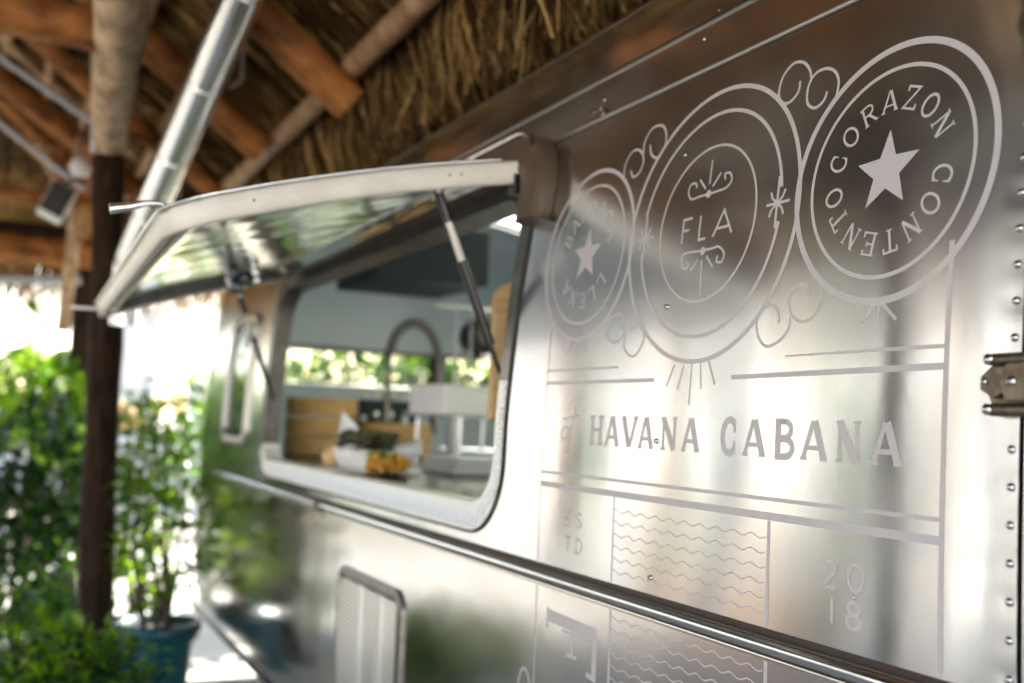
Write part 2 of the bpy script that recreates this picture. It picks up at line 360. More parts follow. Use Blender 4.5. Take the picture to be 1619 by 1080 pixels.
# conduits and the speaker on the hut
for a, b in (((0, 90, 7.5), (150, 195, 7.5)), ((0, 195, 8.4), (135, 300, 8.4))):
    p, q = atY(*a), atY(*b); p = p+(p-q)*.6
    MB().tube([p, q], .022, 8).build('conduit', M['conduit'], HUT)
MB().tube([atY(-60, 441, 9.7), atY(128, 442, 9.7)], .045, 8).build('conduit', M['conduit'], HUT)
MB().tube([atY(170, -40, 5.6), atY(160, 60, 5.9), atY(150, 80, 6.2), atY(148, 240, 6.3)], .02, 8).build('conduit', M['conduit'], HUT)
sp = atY(90, 320, 7.5); SPK = thing('speaker', 'small black speaker with pale rim hung tilted under the left rafters', 'speaker', sp)
rt_ = Matrix.Rotation(math.radians(24), 3, 'Y')
MB().box(sp, (.165, .15, .235), rt_).build('cabinet', M['whitep'], SPK, smooth=False, bevel=.02)
MB().box(sp+rt_ @ Vector((-.004, -.08, .008)), (.145, .012, .205), rt_).build('grille', M['black'], SPK, smooth=False, bevel=.004)
MB().tube([sp+Vector((.05, .05, .05)), sp+Vector((.12, .12, .28))], .02, 8).build('bracket', M['conduit'], SPK)
fx = atY(127, 265, 7.2); LMP = thing('floodlight', 'small white floodlight fixed beside the tall post top', 'light', fx)
MB().lathe(fx, [(.0, -.06), (.05, -.05), (.07, 0), (.045, .06), (.0, .07)], 16).build('housing', M['whitep'], LMP)
MB().tube([fx, fx+Vector((-.02, .1, .22))], .014, 8).build('bracket', M['conduit'], LMP)

# galvanised duct
d0, d1 = P(.73, 3.2, 1.706), P(.60, 6.25, .81)
DU = thing('metal_duct', 'round galvanised metal duct slanting down beside the tall dark post', 'duct', d1)
n_ = 5
for i in range(n_):
    a, b = d0.lerp(d1, i/n_), d0.lerp(d1, (i+1)/n_); MB().tube([a, a.lerp(b, .5), b], .077+.001*(i % 2), 32).build('duct_section', M['duct'], DU)
    MB().tube([a-(b-a)*.012, a+(b-a)*.012], .081, 32).build('joint_band', M['trim'], DU)
for i in (2, 4):
    a = d0.lerp(d1, i/n_); MB().tube([a+Vector((.1, 0, -.02)), a+Vector((.14, 0, .02)), a+Vector((.14, 0, .3))], .008, 6).build('hanger', M['conduit'], DU)
MB().tube([d1, d1+Vector((0, .05, -.08)), d1+Vector((.0, .07, -.35))], .077, 32).build('duct_section', M['duct'], DU)

# ================================================================== TRAILER
TR = thing('food_trailer', 'long polished silver food trailer with open service hatch and printed side', 'trailer', (2.3, 3, 0))
SD0, S1 = .903, 6.0
def inrr(s, t, r4):
    s0, s1, t0, t1, r = r4
    if not (s0 < s < s1 and t0 < t < t1): return False
    cs = min(max(s, s0+r), s1-r); ct = min(max(t, t0+r), t1-r)
    return math.hypot(s-cs, t-ct) < r if (s != cs or t != ct) else True
def dimple(s, t):
    if s > .985 or s < .9 or t > .8 or t < -.4: return 0.
    k = round((t-.0365)/.0452); d2 = ((s-.9135)/.020)**2+((t-.0365-k*.0452)/.012)**2
    return .0006*math.exp(-d2)*(1+.6*math.sin(k*2.4))+.0003*math.sin(t*9)*math.exp(-((s-.93)/.03)**2)
def shell(ss, ts, holes=(), off=0.):
    b = MB(); uv = []; nt = len(ts)
    for s in ss:
        for t in ts: b.v.append(tuple(W(s, t, off-dimple(s, t)))); uv.append((s, t))
    for i in range(len(ss)-1):
        for j in range(nt-1):
            cs, ct = (ss[i]+ss[i+1])/2, (ts[j]+ts[j+1])/2
            if any(inrr(sk(cs, ct, -1) if h is HOLE else cs, ct, h) for h in holes): continue
            b.f.append((i*nt+j, i*nt+j+1, (i+1)*nt+j+1, (i+1)*nt+j))
    return b, uv
WIN = (2.39, 4.90, -.203, .57, .125)
HOLE = (2.368, 4.925, -.228, .60, .14)
def sk(s, t, d=1): return s-d*.06*max(t, 0)*(3-s)/.6 if s < 3 else s      # the near jamb leans a little
CWIN = (5.32, 5.84, -.12, .46, .06); CHOLE = (5.30, 5.86, -.14, .48, .06)
SKY = ((5.0, 5.9, TTOP-.1, TTOP+.8, .02), (3.0, 3.9, TTOP-.1, TTOP+.8, .02))  # roof openings for the skylights added to brighten the interior
fr = lambda a, b, st: list(np.linspace(a, b, max(2, int(round((b-a)/st))+1)))
ss = fr(SD0, 1.0, .006)[:-1]+fr(1.0, 2.36, .05)[:-1]+fr(2.36, 2.56, .012)[:-1]+fr(2.56, 4.76, .1)[:-1]+fr(4.76, 4.95, .012)[:-1]+fr(4.95, 5.28, .06)[:-1]+fr(5.28, 5.88, .012)[:-1]+[5.88, 6.0]
b, uv = shell(ss, fr(-.303, .802, .011), (HOLE, CHOLE)); b.build('side_panel', M['alu'], TR, uv=uv)
b, uv = shell(fr(SD0, 1.0, .006)[:-1]+fr(1.0, S1, .08), fr(-1.17, -.303, .011)); b.build('lower_panel', M['alu_low'], TR, uv=uv)
b, uv = shell(fr(-1.2, S1, .1), fr(.80, TEND, .03), holes=((3.0, 5.2, 2*TTOP-.55, 2*TTOP+.25, .05),)+SKY, off=.0015); b.build('roof_panel', M['alu'], TR, uv=uv)  # unseen far-side opening added to let more daylight inside
b, uv = shell(fr(-1.2, .14, .08), fr(-1.17, .80, .02)); b.build('rear_panel', M['alu'], TR, uv=uv)
b, uv = shell(fr(.15, .893, .06), fr(-1.1, .80, .015), off=.003); b.build('door', M['alu'], TR, uv=uv)
b, uv = shell([.13, .95], fr(-1.15, .80, .03), off=-.012); b.build('door_seal', M['rubber'], TR, uv=uv)
# roof overlap seam, drip rail, gutter
def run(sects, s0, s1, t, off, name, m_, seg=.25):
    return MB().sweep([W(s, t, off) for s in fr(s0, s1, seg)], sects, Wn(t)).build(name, m_, TR, bevel=.0006)
rect = lambda w, h: [(-w/2, 0), (w/2, 0), (w/2, h), (-w/2, h)]
half = lambda r, n=8: [(r*math.cos(a), r*math.sin(a)) for a in np.linspace(0, PI, n)]
run(rect(.006, .003), SD0, S1, .802, .0, 'roof_seam', M['seam']); run(rect(.004, .002), SD0, S1, .810, .0015, 'roof_seam', M['groove'])
run(half(.0045), -1.2, 2.28, .69, .0, 'drip_rail', M['seam']); run(rect(.003, .001), -1.2, 2.28, .683, .0, 'drip_rail', M['groove'])
run([(-.010, 0), (.010, 0), (.010, .006), (-.010, .004)], -1.2, S1, 1.06, .0, 'roof_seam', M['mould'])
# belt rail under the window
def belt(s0, s1):
    run(rect(.012, .0015), s0, s1, -.3085, .0, 'belt_groove', M['groove']); run(rect(.0022, .004), s0, s1, -.3155, .0, 'belt_lip', M['mould'])
    run(half(.0115, 12), s0, s1, -.329, .001, 'belt_tube', M['chrome']); run(rect(.003, .0015), s0, s1, -.3425, .0, 'belt_groove', M['groove'])
    run(rect(.006, .003), s0, s1, -.347, .0, 'belt_lip', M['trim'])
belt(SD0, S1)

for q in SKY:  # skylights out of view, added so daylight brightens the lining
    b = MB(); b.loft([[W(s, t, .06+.05*math.sin(PI*(t-q[2]+.05)/1.0)) for t in np.linspace(q[2]-.05, q[3]+.05, 12)] for s in (q[0]-.05, q[1]+.05)], close=False); b.build('fill_skylight', M['skyl'], TR)
# front end cap, rounded in plan
def plan(o, inset=0.):
    w = 1.2-o-inset; ye = 7.3-.75*o-inset; r = min(max(.8-.45*o, .1), max(w-.02, .03)); pts = []
    y0 = 6.0
    for k in range(5): pts.append((2.3-w, y0+(ye-r-y0)*k/4))
    for k in range(1, 17): a = k/16*PI/2; pts.append((2.3-w+r-r*math.cos(a), ye-r+r*math.sin(a)))
    for k in range(1, 7): pts.append((2.3-w+r+(w-r)*k/6, ye))
    return pts+[(4.6-x, y) for x, y in pts[-2::-1]]
def endcap(inset, m_, name):
    b = MB(); uv = []; ts = fr(-1.17, TTOP, .03); n = None
    for t in ts:
        X = np.interp(t, PT, PX); h = np.interp(t, PT, PH); pl = plan(X-1.1, inset); n = len(pl)
        for k, (x, y) in enumerate(pl): b.v.append((x, y, h+EYE-inset*min(1, max(0, (h-.6)*2)))); uv.append((k*.1, t))
    for i in range(len(ts)-1):
        h = np.interp((ts[i]+ts[i+1])/2, PT, PH)
        for k in range(n-1):
            x = (b.v[i*n+k][0]+b.v[i*n+k+1][0])/2; y = b.v[i*n+k][1]
            if .20 < h < .465 and 1.70 < x < 3.42 and y > 6.6: continue
            b.f.append((i*n+k, i*n+k+1, (i+1)*n+k+1, (i+1)*n+k))
    return b.build(name, m_, TR, uv=uv)
endcap(0, M['alu'], 'front_end'); endcap(.045, M['lining'], 'front_lining')
ef = MB()
for h in (.205, .46): ef.tube([P(x, y-.02, h) for x, y in plan(.02) if 1.62 < x < 3.4 and y > 6.5], .018, 8)
ef.box(P(2.9, 7.26, .32), (.04, .03, .26)); ef.build('window_frame', M['frame'], TR)
gl = MB(); gl.loft([[P(x, y-.02, h) for x, y in plan(.02) if 1.62 < x < 3.4 and y > 6.5] for h in (.205, .46)], close=False); gl.build('window_glass', M['glass'], TR)
# inner lining, floor, bulkheads
b, uv = shell(fr(-1.15, 2.36, .3)[:-1]+fr(2.36, 2.56, .012)[:-1]+fr(2.56, 4.76, .1)[:-1]+fr(4.76, 4.95, .012)[:-1]+[4.95, 5.28]+[5.88, 6.0], fr(-1.15, TEND, .012)[0:160]+fr(.78, TEND, .04)[1:], (HOLE, (5.28, 5.88, -.14, .48, .01), (3.0, 5.2, 2*TTOP-.55, 2*TTOP+.25, .05))+SKY, off=-.045)
b.build('inner_lining', M['lining'], TR, uv=uv)
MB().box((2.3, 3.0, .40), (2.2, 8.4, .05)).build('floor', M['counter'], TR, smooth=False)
MB().box((2.3, -1.18, 1.45), (2.2, .03, 1.9)).build('rear_bulkhead', M['alu'], TR, smooth=False)
MB().box((2.3, 1.9, 1.40), (2.0, .04, 1.95)).build('bulkhead', M['lining'], TR, smooth=False)
# service counter, back bench, hood
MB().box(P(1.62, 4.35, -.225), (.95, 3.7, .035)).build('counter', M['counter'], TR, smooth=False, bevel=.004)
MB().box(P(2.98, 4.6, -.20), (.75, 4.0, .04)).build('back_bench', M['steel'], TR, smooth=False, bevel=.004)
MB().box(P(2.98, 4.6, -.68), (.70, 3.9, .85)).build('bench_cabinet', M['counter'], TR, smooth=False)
MB().box(P(2.02, 5.6, .87), (.62, .75, .30)).build('cooker_hood', M['hoodm'], TR, smooth=False, bevel=.01)
run(rect(.05, .004), 2.2, 6.0, .86, -.052, 'ceiling_strip', M['ceilm'])

# window surround
def rrect(r4, n=14, ins=0.):
    s0, s1, t0, t1, r = r4; s0 += ins; s1 -= ins; t0 += ins; t1 -= ins; r = max(r-ins, .005); out = []
    side = lambda a, b, k: [(a[0]+(b[0]-a[0])*i/k, a[1]+(b[1]-a[1])*i/k) for i in range(k)]
    arc = lambda cs, ct, a0: [(cs+r*math.cos(a0+PI/2*i/n), ct+r*math.sin(a0+PI/2*i/n)) for i in range(n)]
    out += side((s0, t1-r), (s0, t0+r), 26)            # near edge going down
    out += arc(s0+r, t0+r, PI); out += side((s0+r, t0), (s1-r, t0), 60)
    out += arc(s1-r, t0+r, 1.5*PI); out += side((s1, t0+r), (s1, t1-r), 26)
    out += arc(s1-r, t1-r, 0); out += side((s1-r, t1), (s0+r, t1), 60); out += arc(s0+r, t1-r, PI/2)
    return out
inner, outer = rrect(WIN), rrect((2.345, 4.965, -.274, .64, .185))
inner = [(sk(*q), q[1]) for q in inner]; outer = [(sk(*q), q[1]) for q in outer]
lay = [(outer, .0), (outer, .004), (inner, .006), (inner, -.07)]
def ring(sel, name, m_):
    b = MB(); n = len(inner)
    for i in range(n):
        j = (i+1) % n
        if not sel((inner[i][1]+inner[j][1])/2, (inner[i][0]+inner[j][0])/2): continue
        k = len(b.v)
        for pts, off in lay:
            o_ = off
            b.v.append(tuple(W(*pts[i], o_))); b.v.append(tuple(W(*pts[j], o_)))
        for q in range(len(lay)-1): b.f.append((k+2*q, k+2*q+1, k+2*q+3, k+2*q+2))
    return b.build(name, m_, TR, smooth=False)
tread_sel = lambda t, s: t < .10 and s < 4.89
WF = ring(lambda t, s: not tread_sel(t, s), 'window_frame', M['frame']); TP = ring(tread_sel, 'tread_plate_trim', M['tread'])
b = MB()     # raised lozenges of the tread plate
for (a_, c_) in zip(inner, outer):
    pass
def lozenge(b, s, t, ang, L=.0072, w=.0040):
    n = len(b.v); ca, sa = math.cos(ang), math.sin(ang); s = sk(s, t)
    for u_, v_, o in ((-L, 0, .0052), (0, -w, .0052), (L, 0, .0052), (0, w, .0052), (0, 0, .0088)):
        b.v.append(tuple(W(s+u_*ca-v_*sa, t+u_*sa+v_*ca, o)))
    b.f += [(n, n+1, n+4), (n+1, n+2, n+4), (n+2, n+3, n+4), (n+3, n, n+4)]
for i in range(0, 165):
    for j in range(0, 34):
        s, t = 2.345+i*.0158+(j % 2)*.0079, -.272+j*.0122
        if s > 4.86 or t > .095: continue
        if inrr(s, t, (2.352, 4.96, -.268, .6, .18)) and not inrr(s, t, (2.384, 4.905, -.209, .6, .13)): lozenge(b, s, t, PI/4 if (i+j) % 2 else -PI/4)
b.build('tread_lozenges', M['lozenge'], TP, smooth=False, kind='stuff')
# dark gasket line outside the surround
go = [(sk(*q), q[1]) for q in rrect((2.339, 4.971, -.280, .646, .19))]; gi = [(sk(*q), q[1]) for q in rrect((2.346, 4.963, -.273, .638, .184))]
b = MB(); b.loft([[W(*q, .0006) for q in go], [W(*q, .005) for q in go], [W(*q, .005) for q in gi]]); b.build('window_gasket', M['rubber'], TR)
# brown drip moulding over the window, rounded at its near corner
path = [(2.262, .475)]+[(2.262, t) for t in (.50, .53)]
r_ = .13
path += [(2.262+r_-r_*math.cos(a), .54+r_*math.sin(a)) for a in np.linspace(0, PI/2, 12)]+[(s, .67) for s in np.linspace(2.45, 5.0, 14)]
def mould(path, w, d, name, m_):
    loops = []
    for i, (s, t) in enumerate(path):
        a, c = path[max(i-1, 0)], path[min(i+1, len(path)-1)]; ds, dt = c[0]-a[0], c[1]-a[1]; l = math.hypot(ds, dt); ns, nt = -dt/l, ds/l
        ww = w*(1 if i > 3 else 1)
        cs = [(-ww/2, 0), (-ww/2, d*.72), (-ww*.42, d*.93), (-ww*.2, d), (ww*.3, d*.9), (ww*.45, d*.6), (ww/2, 0)]
        loops.append([W(s+ns*a_, t+nt*a_, o) for a_, o in cs])
    b = MB(); b.loft(loops); n = 7; b.f += [tuple(range(n)), tuple(range((len(loops)-1)*n+n-1, (len(loops)-1)*n-1, -1))]
    return b.build(name, m_, TR, bevel=.003)
mould([(q[0], q[1]) for q in path], .105, .055, 'drip_moulding', M['mould'])
b = MB(); b.tube([W(s-.0, t+.045, .052) for s, t in path[7:]], .009, 8); b.build('moulding_bead', M['trim'], TR)
# corner window
ci = rrect(CWIN); co_ = rrect((5.28, 5.88, -.16, .50, .085))
b = MB(); b.loft([[W(*q, o) for q in p] for p, o in ((co_, 0.), (co_, .014), (ci, .016), (ci, -.03))]); CF = b.build('corner_window_frame', M['seam'], TR)
n = len(ci); b = MB(); b.v = [tuple(W(*q, -.004)) for q in ci]+[tuple(W(5.58, .17, -.004))]; b.f = [(i, (i+1) % n, n) for i in range(n)]; b.build('window_glass', M['glass_dark'], CF, smooth=False)

# ---- hatch
H_IN, H_OUT = (1.115, .638), (.285, .424)
def hatch_pt(s, q, dn=0.):
    """q 0 at the hinge, 1 at the outer edge; bowed upward like the wall it closes"""
    a, c = Vector((H_IN[0], 0, H_IN[1])), Vector((H_OUT[0], 0, H_OUT[1]))
    k = (s-2.36)/2.3; c = c+Vector((.045*k, 0, -.022*k))
    p = a.lerp(c, q); d = (c-a).normalized(); nn = Vector((d.z, 0, -d.x)); nn = nn if nn.z > 0 else -nn
    p = p+nn*(.018*4*q*(1-q)-dn); return Vector((p.x, s, p.z+EYE))
hs0, hs1 = 2.345, 4.66; r = .12
def hout(ins=0., n=12):
    """rounded outline of the hatch in (s, q metres)"""
    L = .855; o = []
    o += [(hs0+ins, x) for x in np.linspace(0.0, L-r-.001, 16)]
    o += [(hs0+ins+(r-ins)*(1-math.cos(a)), L-r+(r-ins)*math.sin(a)) for a in np.linspace(0, PI/2, n)]
    o += [(s, L-ins) for s in np.linspace(hs0+r+.02, hs1-r-.02, 20)]
    o += [(hs1-ins-(r-ins)*(1-math.sin(a)), L-r+(r-ins)*math.cos(a)) for a in np.linspace(0, PI/2, n)]
    o += [(hs1-ins, x) for x in np.linspace(L-r-.001, 0, 12)]
    return o
HP = lambda sq, dn=0.: hatch_pt(sq[0], sq[1]/.855, dn)
b = MB(); uv = []; qs = list(np.linspace(0, .85, 26)); sss = fr(hs0+.004, hs1-.004, .05)
for s in sss:
    for x in qs: b.v.append(tuple(HP((s, x)))); uv.append((s, x))
def in_h(s, x):
    cs = min(max(s, hs0+r), hs1-r); return x < .855-r or math.hypot(s-cs, x-(.855-r)) < r-.01
nq = len(qs); keep = []
for i in range(len(sss)-1):
    for j in range(nq-1):
        if in_h((sss[i]+sss[i+1])/2, (qs[j]+qs[j+1])/2): b.f.append((i*nq+j, i*nq+j+1, (i+1)*nq+j+1, (i+1)*nq+j))
HT = b.build('service_hatch', M['alu_hatch'], TR, uv=uv)
# inner skin of the hatch, dished panel seen from below
b = MB(); uv = []; qs = list(np.linspace(.05, .80, 30)); sss = fr(hs0+.05, hs1-.05, .05)
for s in sss:
    for x in qs:
        e = min(s-sss[0], sss[-1]-s, x-.05, .80-x); dn = .034-.020*min(1, e/.06)
        b.v.append(tuple(HP((s, x), dn))); uv.append((s, x))
nq = len(qs); b.f = [(i*nq+j, (i+1)*nq+j, (i+1)*nq+j+1, i*nq+j+1) for i in range(len(sss)-1) for j in range(nq-1)]
b.build('hatch_liner', M['alu_hatch'], HT, uv=uv)
o0, o1, oh = hout(0.), hout(.024), hout(.008)
b = MB(); b.loft([[HP(q, .050) for q in o1], [HP(q, .053) for q in oh], [HP(q, .046) for q in o0], [HP(q, .003) for q in o0], [HP(q, -.005) for q in oh], [HP(q, -.007) for q in o1], [HP(q, .050) for q in o1]], close=False)
b.build('hatch_rail', M['cream'], HT)
o2, o3 = hout(.03), hout(.062)
b = MB(); b.loft([[HP(q, .030) for q in o2], [HP(q, .046) for q in o2], [HP(q, .044) for q in o3], [HP(q, .026) for q in o3]], close=False); b.build('hatch_inner_frame', M['frame'], HT)
b = MB(); b.tube([HP(q, -.004)+Vector((0, 0, .004)) for q in o0[1:]], .0042, 8); b.build('hatch_bead', M['trim'], HT)
# flared rod at the near outer corner
hb = atY(252, 322, 2.50); he = atY(174, 330, 2.50)
b = MB(); pts = [hb+Vector((.06, 0, -.02)), hb, hb.lerp(he, .3)+Vector((0, 0, .004)), hb.lerp(he, .6), he]; b.tube(pts, [.006, .006, .0075, .0095, .0115], 14); b.build('hatch_handle', M['trim'], HT)
b = MB(); b.tube([HP((4.4, .80), .05), HP((4.4, .80), .05)+Vector((-.16, 0, .0))], .008, 10); b.build('hatch_handle', M['trim'], HT)
def strut(a, c, frac=((0, .17, .012, 'black'), (.17, .38, .0095, 'cream'), (.38, .84, .0125, 'black'), (.84, 1, .006, 'black'))):
    root = None
    for f0, f1, r0, mm in frac:
        o = MB().tube([a.lerp(c, f0), a.lerp(c, f1)], r0, 12).build('gas_strut' if root is None else ('strut_rod' if mm == 'cream' else 'strut_cylinder'), M[mm], TR if root is None else root)
        if root is None: root = o
    MB().box(a+Vector((-.012, 0, .018)), (.055, .02, .035), Matrix.Rotation(.25, 3, 'Y')).build('strut_bracket', M['black'], root, smooth=False, bevel=.003)
    MB().lathe(a, [(.0, -.012), (.011, -.012), (.011, .012), (0, .012)], 10, axis=(0, 1, 0)).build('strut_pin', M['steel'], root)
strut(P(.945, 2.45, .565), P(1.134, 2.45, .122)); strut(P(.90, 4.62, .50), P(1.128, 4.86, .06))
MB().tube([P(.93-.0, s, .545-.04*math.sin((s-2.45)/2.1*PI)) for s in np.linspace(2.45, 4.5, 20)], .0025, 6).build('hatch_cable', M['black'], HT)
MB().box(P(1.125, 2.36, .585), (.05, .035, .05)).build('hatch_hinge', M['black'], HT, smooth=False, bevel=.004)
for q_ in (.16, .19, .66):
    c = HP((hs0, q_), .022); MB().lathe(c+Vector((0, -.0005, 0)), [(.0034, 0), (.003, .0008), (0, .001)], 10, axis=(0, -1, 0)).build('rail_screw', M['frame'], HT)
# steel and glass domes standing in for shiny clutter under the hatch's far end
for k, (px, py) in enumerate(((300, 392), (385, 440))):
    c = atY(px, py, 4.2+.1*k); MB().lathe(c, [(.0, .05), (.05, .045), (.075, .0), (.06, -.03), (.0, -.045)], 18, axis=(-.3, -.2, 1)).build('hatch_clutter', M['steel' if k == 0 else 'glass'], HT)

# ---- louvred vent
VS0, VS1, VT0, VT1 = 2.975, 3.615, -1.10, -.50
vo, vi = rrect((VS0-.005, VS1+.005, VT0, VT1, .07)), rrect((VS0+.03, VS1-.02, VT0+.03, VT1-.032, .03))
b = MB(); b.loft([[W(*q, o) for q in p] for p, o in ((vo, 0.), (vo, .009), (vi, .012), (vi, .0005))]); VF = b.build('vent_frame', M['frame'], TR, bevel=.002)
b = MB(); b.v = [tuple(W(s, t, .0012)) for s, t in ((VS0+.02, VT0+.02), (VS1-.01, VT0+.02), (VS1-.01, VT1-.02), (VS0+.02, VT1-.02))]; b.f = [(0, 1, 2, 3)]; b.build('vent_backing', M['groove'], VF, smooth=False)
cols = ((3.012, 3.164), (3.190, 3.368), (3.394, 3.592))
for c0, c1 in cols:
    src = None; L = c1-c0
    for k in range(36):
        t = VT1-.042-k*.0146
        if src is None:
            b = MB(); sec = [(0, 0), (-.0085, -.0003), (-.0092, -.0010), (-.0101, -.0072), (-.0092, -.0078), (0, -.0062)]
            bl = [[Vector((x*.9, y, z)) for x, z in sec] for y in np.linspace(0, L, 3)]; b.loft(bl); n = len(sec); b.f += [tuple(range(n)), tuple(range(3*n-1, 2*n-1, -1))]
            og = ORG[VF.name]; me = bpy.data.meshes.new('louvre_slat'); me.from_pydata([tuple(v) for v in b.v], [], b.f); me.materials.append(M['louvre'])
            src = bpy.data.objects.new('louvre_slat', me); COL.objects.link(src); src.parent = VF
            src.location = W(c0, t, .002)-og
        else: inst(src, VF, W(c0, t, .002)-og)

# ---- rivets and screws on the skin
og = ORG[TR.name]
b = MB(); b.lathe((0, 0, 0), [(.0062, 0), (.0060, .0015), (.0046, .0034), (.0024, .0044), (.0002, .0047)], 16, axis=(-1, 0, 0)); me = bpy.data.meshes.new('rivet'); me.from_pydata(b.v, [], b.f); me.shade_smooth(); me.materials.append(M['rivet'])
def rivet(s, t, name='rivet', sc=.86, off=0.):
    o = bpy.data.objects.new(name, me); COL.objects.link(o); o.parent = TR; o.location = W(s, t, off)-og; o.scale = (sc,)*3
    o.rotation_euler = (0, math.atan2(Wn(t).z, -Wn(t).x), 0); return o
for k in range(-18, 16): rivet(.9135, .0365+k*.0452+(.0 if k else 0)) if not (.02 < .0365+k*.0452 < .11) else None
for k in range(0, 42): rivet(SD0+.05+k*.12, .825, sc=.6)
for s, t in ((1.679, .522), (1.697, .768), (2.065, .74)): rivet(s, t, sc=.62)
for k in range(14): rivet(5.0, -.9+k*.045, sc=.7)
# threaded studs: washer, nut-like head with a dark slot
for s, t in ((1.679, .227), (1.685, -.023), (1.687, -.272), (1.17, -.2245), (1.117, .372-.75)):
    if t < -.3: continue
    b = MB(); c = W(s, t, 0); k_ = .8 if s > 1.2 else .3; b.lathe(c, [(.0068*k_, 0), (.0064*k_, .0012), (.0034*k_, .0016), (.0034*k_, .0042), (.0024*k_, .0052), (.0, .0053)], 14, axis=-W(0, t, -1)+W(0, t, 0)); so_ = b.build('screw_head', M['rivet'], TR)
    if s > 1.2: MB().box(c+Wn(t)*.0048+Vector((0, .001, 0)), (.0016, .0014, .007)).build('screw_slot', M['groove'], so_, smooth=False)
c = W(2.065, .706, .0)
b = MB(); b.lathe(c, [(.018, 0), (.018, .004), (.009, .006), (.009, .018), (.0, .02)], 18, axis=Wn(.7)); kn = b.build('rail_clamp', M['hinge'], TR)
MB().box(c+Wn(.7)*.012, (.014, .055, .014)).build('clamp_bar', M['hinge'], kn, smooth=False, bevel=.003)
c = W(3.92, -.333, .01); b = MB(); b.lathe(c, [(.02, 0), (.02, .008), (.01, .012), (.0, .014)], 16, axis=Wn(-.3)); kn = b.build('belt_clip', M['hinge'], TR); MB().box(c+Vector((-.012, 0, -.02)), (.012, .02, .045)).build('clip_tongue', M['hinge'], kn, smooth=False, bevel=.003)

# ---- door hinge
NH = len(bpy.data.objects)
HG = MB().prism([W(s, t, .002) for s, t in ((.950, .07), (.938, .092), (.90, .103), (.80, .103), (.80, .034), (.90, .034), (.938, .046))], Wn(.07)*.006).build('door_hinge', M['hinge'], TR, smooth=False, bevel=.0015)
for t in (.099, .038):
    b = MB(); b.tube([W(s, t, o) for s, o in ((.943, .004), (.940, .009), (.932, .012), (.90, .013), (.80, .013))], [.003, .0065, .0080, .0080, .0080], 16); b.build('hinge_arm', M['hinge'], HG)
    b = MB(); b.lathe(W(.934, t, .018), [(.0070, 0), (.007, .003), (.004, .0055), (.0, .006)], 16, axis=Wn(t)); b.build('hinge_pin', M['rivet'], HG)
b = MB(); b.prism([W(s, t, .008) for s, t in ((.947, .078), (.931, .091), (.905, .091), (.896, .080), (.905, .070), (.905, .062), (.926, .051), (.947, .062))], Wn(.07)*.010); b.build('hinge_cup', M['hinge'], HG, smooth=False, bevel=.0018)
b = MB(); b.prism([W(s, t, .02) for s, t in ((.908, .070), (.897, .093), (.80, .098), (.80, .042), (.897, .046))], Wn(.07)*.014); b.build('hinge_leaf', M['hinge'], HG, smooth=False, bevel=.003)
b = MB(); b.lathe(W(.888, .070, .034), [(.0065, 0), (.006, .003), (.0, .0045)], 12, axis=Wn(.07)); b.build('hinge_bolt', M['rivet'], HG)
b = MB(); b.lathe(W(.940, .072, .018), [(.005, 0), (.005, .002), (.0, .004)], 6, axis=Wn(.07)); b.build('hinge_bolt', M['rivet'], HG)
b = MB(); b.box(W(.902, .0665, .012), (.02, .004, .02)); b.build('hinge_slot', M['groove'], HG, smooth=False)

# ================================================================== PRINT ON THE SIDE (thin frosted vinyl, x to the right in front of the wall = -s)
LV = [0]
def rib(b, pts, w, closed=False, w1=None):
    """flat ribbon of width w along points (s,t) laid on the skin"""
    LV[0] = (LV[0]+1) % 9; off = .00016+LV[0]*.000014
    fine = []
    n = len(pts)
    for i in range(n if closed else n-1):
        a, c = np.array(pts[i], float), np.array(pts[(i+1) % n], float); k = max(1, int(abs(c[1]-a[1])/.02), int(abs(c[0]-a[0])/.3))
        fine += [a+(c-a)*j/k for j in range(k)]
    if not closed: fine.append(np.array(pts[-1], float))
    n = len(fine); vs_ = []
    for i, p in enumerate(fine):
        a = fine[(i-1) % n] if closed else fine[max(i-1, 0)]; c = fine[(i+1) % n] if closed else fine[min(i+1, n-1)]
        d1_, d2_ = p-a, c-p; l1, l2 = np.hypot(*d1_), np.hypot(*d2_)
        d1_ = d1_/l1 if l1 > 1e-9 else d2_/l2; d2_ = d2_/l2 if l2 > 1e-9 else d1_
        n1 = np.array((-d1_[1], d1_[0])); n2 = np.array((-d2_[1], d2_[0])); nn = n1+n2; nn /= max(np.hypot(*nn), 1e-6); nn *= min(1/max(nn @ n1, .35), 2.0)
        ww = w if w1 is None else w+(w1-w)*i/(n-1)
        for sgn in (1, -1): q = p+nn*ww/2*sgn; vs_.append(tuple(W(q[0], q[1], off)))
    b.add(vs_, [(2*i, 2*i+1, (2*i+3) % (2*n), (2*i+2) % (2*n)) for i in range(n if closed else n-1)])
def poly(b, pts, c):
    LV[0] = (LV[0]+1) % 9; off = .00016+LV[0]*.000014; n = len(pts); k = len(b.v)
    b.v += [tuple(W(*p, off)) for p in pts]+[tuple(W(*c, off))]; b.f += [(k+i, k+(i+1) % n, k+n) for i in range(n)]
def circ(c, r, a0=0, a1=360, n=96): return [(c[0]-r*math.cos(math.radians(a)), c[1]+r*math.sin(math.radians(a))) for a in np.linspace(a0, a1, n)]
def star(b, c, r, rot=90):
    pts = []
    for k in range(10): a = math.radians(rot-36*k); rr = r if k % 2 == 0 else r*.42; pts.append((c[0]-rr*math.cos(a), c[1]+rr*math.sin(a)))
    poly(b, pts, c)
def arcp(cx, cy, rx, ry, a0, a1, n=14): return [(cx+rx*math.cos(math.radians(a)), cy+ry*math.sin(math.radians(a))) for a in np.linspace(a0, a1, n)]
def sf(x, y, w=.2): return ([(x-w, y), (x+w, y)], .45)
